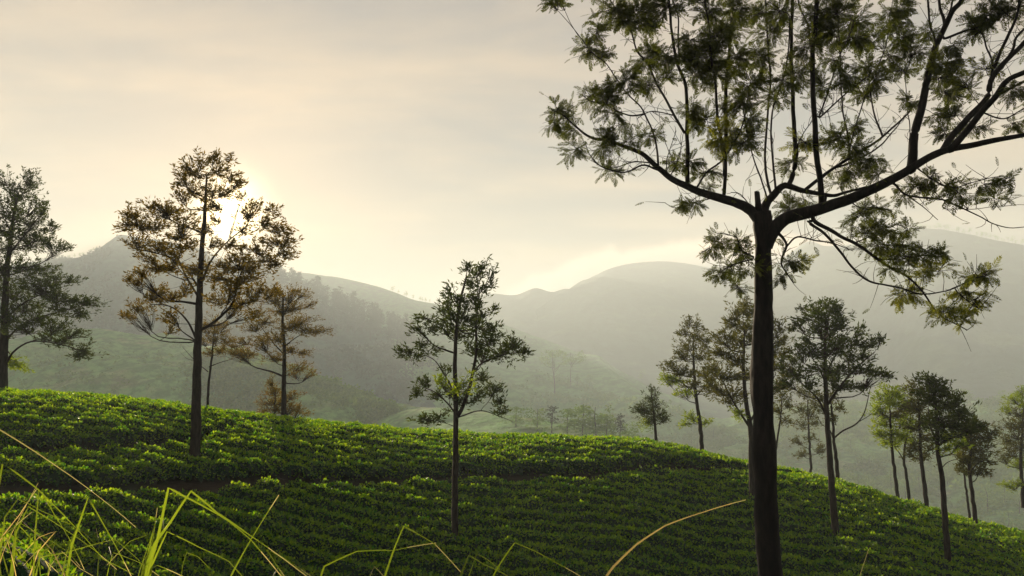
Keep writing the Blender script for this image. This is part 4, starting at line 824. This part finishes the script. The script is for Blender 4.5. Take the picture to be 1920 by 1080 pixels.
for px in np.linspace(738, 842, 13) + rg.normal(size=13) * 3:
    plant('round', 'ridge_tree', on_hill(g_m4a, px, float(np.interp(px, [700, 740, 780, 830, 880], [535, 548, 563, 572, 586]))), 1.35 * rg.uniform(4.5, 9), 'small hazy tree on the low skyline behind the middle tree', 'tree', 'small trees on the middle skyline')
for px in np.concatenate([np.linspace(1724, 1916, 34) + rg.normal(size=34) * 4, [1793, 1797, 1805]]):
    plant('round' if rg.random() < .6 else 'umbrella', 'ridge_tree', on_hill(g_m3, px, float(np.interp(px, [1700, 1760, 1820, 1870, 1920], [428, 430, 440, 450, 460]))), rg.uniform(4, 13), 'tiny tree on the long skyline of the right mountain', 'tree', 'tiny trees on the right mountain skyline')
# tall pale umbrella trees on the green spur
for px, py, h, lb in ((1040, 742, 25, 'tall pale umbrella shaped tree on the green spur, left of the hazy pair'), (1070, 722, 20, 'pale umbrella shaped tree on the green spur, right and higher of the hazy pair')):
    plant('umbrella', 'eucalyptus_tree', on_hill(g_m4, px, py), 1.7 * h, lb, 'tree', None, 1.15)
for px, py, h, lb in ((1082, 722, 7, 'very small hazy tree just right of the pale umbrella tree pair'), (1106, 728, 9, 'small hazy round tree farther down the spur from the umbrella trees'), (1214, 700, 12, 'faint lone tree in the haze above the small conical crest tree')):
    plant('round', 'hazy_tree', on_hill(g_m4 if px < 1200 else g_m4a, px, py), 1.6 * h, lb, 'tree')
# the row of trees on the low field just behind the tea crest
for px, py, h, kind, lb in ((968, 800, 4.4, 'round', 'pale round tree behind the tea crest, first of the low row from the middle tree'), (1006, 808, 4.6, 'round', 'dark upright tree behind the tea crest, second of the low row'), (1036, 812, 5.2, 'pine', 'narrow dark tree behind the tea crest, third of the low row'), (1063, 816, 5.4, 'round', 'small tree with clear stem behind the tea crest, fourth of the low row'),
        (1092, 822, 6.6, 'round', 'pale wide tree behind the tea crest, fifth and brightest of the low row'), (1118, 824, 6.4, 'round', 'hazy domed tree behind the tea crest, sixth of the low row'), (1136, 826, 5.2, 'round', 'low brownish tree squeezed behind the domed one in the low row'), (1164, 830, 4.8, 'pine', 'dark pointed tree behind the tea crest, near the right end of the low row'), (1186, 834, 3.6, 'bush', 'rounded pale bush ending the low row of trees behind the crest')):
    p = on_hill(g_m6, px, min(py, 826)); plant({'round': 'low'}.get(kind, kind), 'valley_tree', p, h * 1.5, lb, 'tree' if kind != 'bush' else 'bush', None, 1.5)
# woods in the valley on the right
nv = 0
a_, b_ = project(g_m7); fl = g_m7.reshape(-1, 3); pa = a_.ravel(); pb = b_.ravel()
ok = np.where((pa > 1230) & (pa < 1990) & (pb > 742) & (pb < 1010))[0]
for k in rg.choice(ok, 230):
    p = fl[k]; br = rg.random() < .45
    plant('bush' if br else 'low', 'valley_bush' if br else 'valley_tree', p, 1.5 * (rg.uniform(2.5, 5) if br else rg.uniform(4, 8.5)), 'hazy olive %s in the valley below the right end of the tea slope' % ('bush' if br else 'tree'), 'bush' if br else 'tree', 'hazy %s in the right hand valley' % ('bushes' if br else 'trees'), rg.uniform(1.1, 1.7))
plant('round', 'hazy_tree', on_hill(g_m8, 1880, 668), 26, 'large pale tree on the ledge below the right mountain', 'tree', None, 1.2)

def scrub(name, G, n, box, size, seed, label, mat=M_SHRUB):
    r = np.random.default_rng(seed); a, b = project(G); fl = G.reshape(-1, 3); a = a.ravel(); b = b.ravel()
    w = (a > box[0]) & (a < box[2]) & (b > box[1]) & (b < box[3]); idx = np.where(w)[0]
    den = fbm(fl[idx, 0], fl[idx, 1], size * 14, 3, seed); idx = idx[den > -0.12]
    p = fl[r.choice(idx, n)] + r.normal(size=(n, 3)) * (size * 1.5, size * 1.5, 0); k = 16
    sz = size * r.uniform(.4, 1.3, n)
    u = norm(r.normal(size=(n, k, 3))) * (1, 1, .8); c = p[:, None] + u * sz[:, None, None] * .55 + np.array((0, 0, .3)) * sz[:, None, None]
    mb = MB(); leaves(mb, c.reshape(-1, 3), (u + r.normal(size=u.shape) * .6).reshape(-1, 3), np.repeat(sz, k) * .7, np.repeat(sz, k) * .45, r)
    o = mb.build(name, (mat,), None, False, 'stuff'); tag(o, label, 'scrub'); return o
scrub('hillside_scrub', g_m5, 5200, (380, 660, 900, 850), 1.7, 1, 'rough green scrub over the spur behind the left part of the crest')
scrub('hillside_scrub', g_m5, 1500, (-300, 640, 420, 800), 1.1, 2, 'thin scrub scattered over the pale grassy hill on the left')
scrub('mountain_scrub', g_m4, 7000, (-200, 470, 800, 820), 4.2, 3, 'dark scrub and low woodland on the flank of the left mountain', M_PINE)
scrub('spur_scrub', g_m4, 1800, (780, 650, 1400, 860), 3.0, 6, 'low tea rows and bushes on the green spur in the middle')
scrub('ledge_scrub', g_m8, 3000, (1400, 670, 2000, 800), 5.2, 4, 'wooded slope below the ledge under the right mountain', M_PINE)
scrub('valley_scrub', g_m7, 5000, (1200, 740, 2000, 1020), 2.4, 5, 'undergrowth between the trees in the right hand valley')
# little white houses far off in the haze
def house(p, w_, label, rz):
    e = empty('house', p, label, 'house'); e.rotation_euler = (0, 0, rz)
    h = w_ * .45; m = MB()
    m.add([(x, y, z) for z in (-2, h) for y in (-w_ * .35, w_ * .35) for x in (-w_ * .5, w_ * .5)], [(0, 2, 3, 1), (4, 5, 7, 6), (0, 1, 5, 4), (2, 6, 7, 3), (0, 4, 6, 2), (1, 3, 7, 5)])
    m.build('wall', (M_WHITE,), e)
    r = MB(); W2, D2 = w_ * .56, w_ * .42
    r.add([(-W2, -D2, h), (W2, -D2, h), (W2, D2, h), (-W2, D2, h), (-W2, 0, h * 1.7), (W2, 0, h * 1.7)], [(0, 1, 5, 4), (2, 3, 4, 5)], [(0, 4, 3), (1, 2, 5)])
    r.build('roof', (M_ROOF,), e)
def flat_mat(n_, c_):
    m, t = new_mat(n_); o = t.n('ShaderNodeOutputMaterial'); p = t.n('ShaderNodeBsdfPrincipled'); t.l(p.outputs[0], o.inputs[0])
    t.setin(p.inputs['Base Color'], t.mix(t.noise(t.n('ShaderNodeTexCoord').outputs['Object'], 1.5, 3), tuple(v * .8 for v in c_), c_)); p.inputs['Roughness'].default_value = .7; return m
M_WHITE = flat_mat('white_render', (.8, .78, .74)); M_ROOF = flat_mat('pale_sheet_roof', (.6, .58, .55))
for px, py, w_, lb in ((1171, 669, 9, 'far white house in the haze, left and highest of the tiny group'), (1184, 674, 13, 'far white house in the haze, middle and largest of the tiny group'), (1193, 679, 8, 'far white house in the haze, lowest of the tiny group')):
    house(on_hill(g_m2, px, py), w_ * .8, lb, .4)

# ------------------------------------------------------------------ grass in front of the camera
def grass_mat(name, c1, c2, tr):
    m, t = new_mat(name); o = t.n('ShaderNodeOutputMaterial'); uvn = t.n('ShaderNodeTexCoord').outputs['Object']
    g = t.n('ShaderNodeNewGeometry'); n = t.noise(uvn, 9.0, 4); f = t.math('MULTIPLY_ADD', g.outputs['Random Per Island'], .6, t.math('MULTIPLY_ADD', n, .9, -.25), clamp=True)
    c = t.mix(f, c1, c2); p = t.n('ShaderNodeBsdfPrincipled'); t.setin(p.inputs['Base Color'], c); p.inputs['Roughness'].default_value = .5; p.inputs['Specular IOR Level'].default_value = .3
    q = t.n('ShaderNodeBsdfTranslucent'); t.setin(q.inputs[0], t.vmath('MULTIPLY', c, tr)); mx = t.n('ShaderNodeMixShader'); mx.inputs[0].default_value = .55
    t.l(p.outputs[0], mx.inputs[1]); t.l(q.outputs[0], mx.inputs[2]); t.l(mx.outputs[0], o.inputs[0]); return m
M_GRASS = grass_mat('grass_blade_green', (.075, .14, .02), (.17, .23, .04), (2.1, 1.9, .6))
M_DRY = grass_mat('grass_blade_dry', (.42, .34, .14), (.60, .52, .30), (1.6, 1.4, .8))
M_TIP = grass_mat('grass_blade_pale', (.30, .30, .14), (.48, .45, .26), (1.6, 1.5, .9))
def blade(pts, w_px, Y, dy, root, seed, tip=0.12, mat=None, foot=None):
    r = np.random.default_rng(seed); s = px_at(Y); k = len(pts)
    W = [P(a, b, Y + dy * q / max(k - 1, 1)) for q, (a, b) in enumerate(pts)]
    if foot is not None: W = [foot, foot * .45 + W[0] * .55 + np.array((0, 0, .05))] + W
    W = np.array(W)
    # densify, keep the sharp folds
    out = [W[0]]
    for a, b in zip(W[:-1], W[1:]):
        for t in (.33, .67, 1.0): out.append(a + (b - a) * t + (np.array((0, 0, .012)) * np.linalg.norm(b - a) * 4 * t * (1 - t)))
    C = np.array(out); n = len(C); d = np.r_[0, np.cumsum(np.linalg.norm(np.diff(C, axis=0), axis=1))]; h = d / d[-1]
    wd = w_px * s * .74 * np.clip(np.minimum((1 - h) / .45, 1), tip, 1) * np.where(h < .2, .7 + 1.5 * h, 1)
    tan = norm(np.gradient(C, axis=0)); view = norm(C); sd = norm(np.cross(tan, view) + r.normal(size=3) * .25); nr = np.cross(sd, tan)
    V = np.stack([C + sd * wd[:, None] + nr * wd[:, None] * .35, C, C - sd * wd[:, None] + nr * wd[:, None] * .35], 1)
    i = np.arange(n - 1)[:, None] * 3; j = np.arange(2)[None]; q = np.stack([i + j, i + j + 1, i + j + 4, i + j + 3], -1).reshape(-1, 4)
    fq = (h[:-1] + h[1:]) / 2; vis0 = d[6] / d[-1] if foot is not None else 0; mi = np.repeat(np.where(fq > vis0 + (1 - vis0) * r.uniform(.78, 1.05), 1, 0), 2)
    mb = MB(root.location); mb.v.append(V.reshape(-1, 3)); mb.q.append(q); mb.qm.append(mi); mb.n = len(V)
    return mb.build('grass_blade', (mat or M_GRASS, M_TIP), root, True)
def clump(label, fx, Y, blades, seed, extra=0):
    a, b = ray(fx, 1080); foot = np.array((a * Y, Y, float(near_z(np.array(a * Y), np.array(Y)))))
    root = empty('grass_clump', foot, label, 'grass', None); r = np.random.default_rng(seed)
    if extra:
        for k in range(extra):
            x0 = fx + r.normal() * 70 - 20; ln = r.uniform(60, 150); lean = r.normal() * .5; x1 = x0 + lean * ln; y1 = 1075 - ln * r.uniform(.6, 1); f_ = r.uniform(.3, 1) * 90; sg = 1 if r.random() < .75 else -1
            blades = list(blades) + [([(x0, 1130), (x0 + lean * ln * .5, 1085 - ln * .4), (x1, y1), (x1 + sg * f_ * .5, y1 + f_ * .18), (x1 + sg * f_, y1 + f_ * .7)] if r.random() < .6 else [(x0, 1130), (x0 + lean * ln * .4, 1085 - ln * .4), (x1, y1)], r.uniform(3, 7), M_DRY if r.random() < .2 else None)]
    for k, bl in enumerate(blades):
        pts, wp = bl[0], bl[1]; mt = bl[2] if len(bl) > 2 else None; mt = mt or M_GRASS
        f = foot + np.array((r.normal() * .03, r.normal() * .03, 0)); rooted = pts[0][1] > 1000
        blade(pts, wp, Y + r.uniform(-.12, .12), r.uniform(-.1, .25), root, seed * 100 + k, .12, mt, f if True else None)
clump('tangled clump of green and straw grass blades in the bottom left corner', 60, 1.7, [
    ([(-150, 1150), (-110, 830), (-50, 785), (0, 806), (100, 870), (190, 935), (255, 989)], 5, M_TIP),
    ([(-40, 1140), (5, 869), (69, 916), (144, 992), (194, 1049), (250, 1077)], 6),
    ([(-40, 1120), (0, 1012), (36, 966), (68, 918)], 10, M_DRY), ([(-20, 1120), (8, 1030), (40, 965), (72, 905)], 5, M_DRY),
    ([(-10, 1120), (9, 970), (34, 935), (78, 958), (131, 983)], 7), ([(20, 1120), (30, 1000), (53, 950), (131, 999), (175, 1030), (219, 1068)], 5),
    ([(120, 1110), (134, 1024), (165, 933), (194, 983), (225, 1039), (247, 1082)], 8), ([(20, 1110), (24, 1040), (30, 980), (62, 1014), (95, 1070)], 9),
    ([(15, 1110), (25, 1030), (32, 978), (125, 1033), (150, 1062)], 4), ([(60, 1110), (75, 1045), (125, 1036), (215, 1011), (262, 1052)], 5),
    ([(190, 1130), (205, 1060), (212, 1036), (262, 1055), (305, 1085)], 5), ([(60, 1130), (66, 1000), (73, 916), (103, 967), (134, 1017), (158, 1068)], 6),
    ([(-40, 1130), (-30, 1050), (0, 1030), (20, 1037), (32, 1062)], 4, M_TIP), ([(80, 1130), (95, 1060), (116, 1034), (150, 1066), (190, 1090)], 4, M_TIP),
    ([(-30, 1130), (-10, 1060), (20, 1000), (45, 968)], 8), ([(0, 1130), (2, 1080), (-6, 1020), (-2, 990)], 6), ([(210, 1120), (216, 1070), (208, 1040), (204, 1025)], 6),
    ([(-60, 1130), (-30, 1000), (0, 990), (60, 1030), (110, 1075)], 6), ([(-60, 1130), (-40, 1040), (0, 1010), (30, 985), (60, 960)], 9), ([(180, 1130), (184, 1060), (186, 1020), (180, 990)], 4)], 11, 14)
clump('upright clump of broad green blades folded over near their tips, left of centre', 285, 1.6, [
    ([(258, 1130), (268, 1070), (287, 1011), (295, 952)], 10), ([(268, 1130), (278, 1070), (296, 1011), (316, 915), (344, 930), (397, 958), (428, 977), (469, 1011), (531, 1085)], 9),
    ([(262, 1130), (276, 1060), (290, 1020), (319, 980), (358, 921), (406, 961), (466, 1002), (578, 1083)], 8), ([(270, 1130), (285, 1060), (313, 997), (375, 1027), (428, 1052), (458, 1085)], 8),
    ([(420, 1130), (434, 1078), (469, 1014), (523, 928)], 11), ([(272, 1130), (280, 1070), (295, 1060), (345, 1082)], 9), ([(505, 1130), (512, 1080), (522, 1064), (536, 1085)], 8, M_TIP), ([(258, 1120), (270, 1050), (306, 1000), (306, 975)], 5), ([(250, 1120), (262, 1070), (282, 1012), (290, 985)], 6)], 12, 3)
clump('thin green blades folded into a sharp peak below the middle tree', 720, 1.7, [
    ([(598, 1130), (602, 1080), (608, 1062), (669, 1034), (738, 1032), (818, 1018)], 7), ([(716, 1130), (722, 1080), (740, 1027), (757, 987), (785, 1002), (816, 1021), (865, 1074)], 8), ([(688, 1130), (694, 1080), (702, 1062), (724, 1086)], 5, M_TIP), ([(560, 1130), (500, 1030), (530, 1045), (582, 1080)], 4)], 13)
clump('low group of folded yellow green blades right of the middle tree stem', 910, 1.5, [
    ([(855, 1130), (863, 1080), (879, 1041), (904, 1056), (960, 1084)], 13), ([(870, 1130), (879, 1080), (894, 1038), (915, 1050), (938, 1068)], 8), ([(915, 1130), (926, 1078), (941, 1052), (965, 1018), (1004, 1034), (1044, 1056), (1094, 1084)], 8)], 14)
clump('single long golden grass stalk arching up to the right beside the big trunk', 1130, 1.6, [([(1130, 1120), (1137, 1080), (1150, 1062), (1194, 1020), (1248, 985), (1319, 960), (1399, 937)], 8.5, M_DRY)], 15)
clump('single short pale grass stalk right of the big trunk', 1606, 1.7, [([(1602, 1130), (1612, 1080), (1622, 1050), (1629, 1029)], 6, M_TIP)], 16)
# ------------------------------------------------------------------ haze
def haze_box():
    x0, x1, y0, y1, z0, z1 = -4000, 4000, -400, 3900, -160, 268
    v = [(x, y, z) for z in (z0, z1) for y in (y0, y1) for x in (x0, x1)]
    q = [(0, 2, 3, 1), (4, 5, 7, 6), (0, 1, 5, 4), (2, 6, 7, 3), (0, 4, 6, 2), (1, 3, 7, 5)]
    m = bpy.data.materials.new('haze_air'); m.use_nodes = True; t = NT(m.node_tree)
    o = t.n('ShaderNodeOutputMaterial'); p = t.n('ShaderNodeVolumePrincipled')
    t.setin(p.inputs['Color'], (0.79, 0.89, 0.99)); p.inputs['Density'].default_value = HAZE_DENSITY
    p.inputs['Anisotropy'].default_value = HAZE_ANISO
    t.l(p.outputs[0], o.inputs['Volume'])
    obj('haze', mesh_np('haze', v, q, None, (m,)), None, 'stuff')
haze_box()
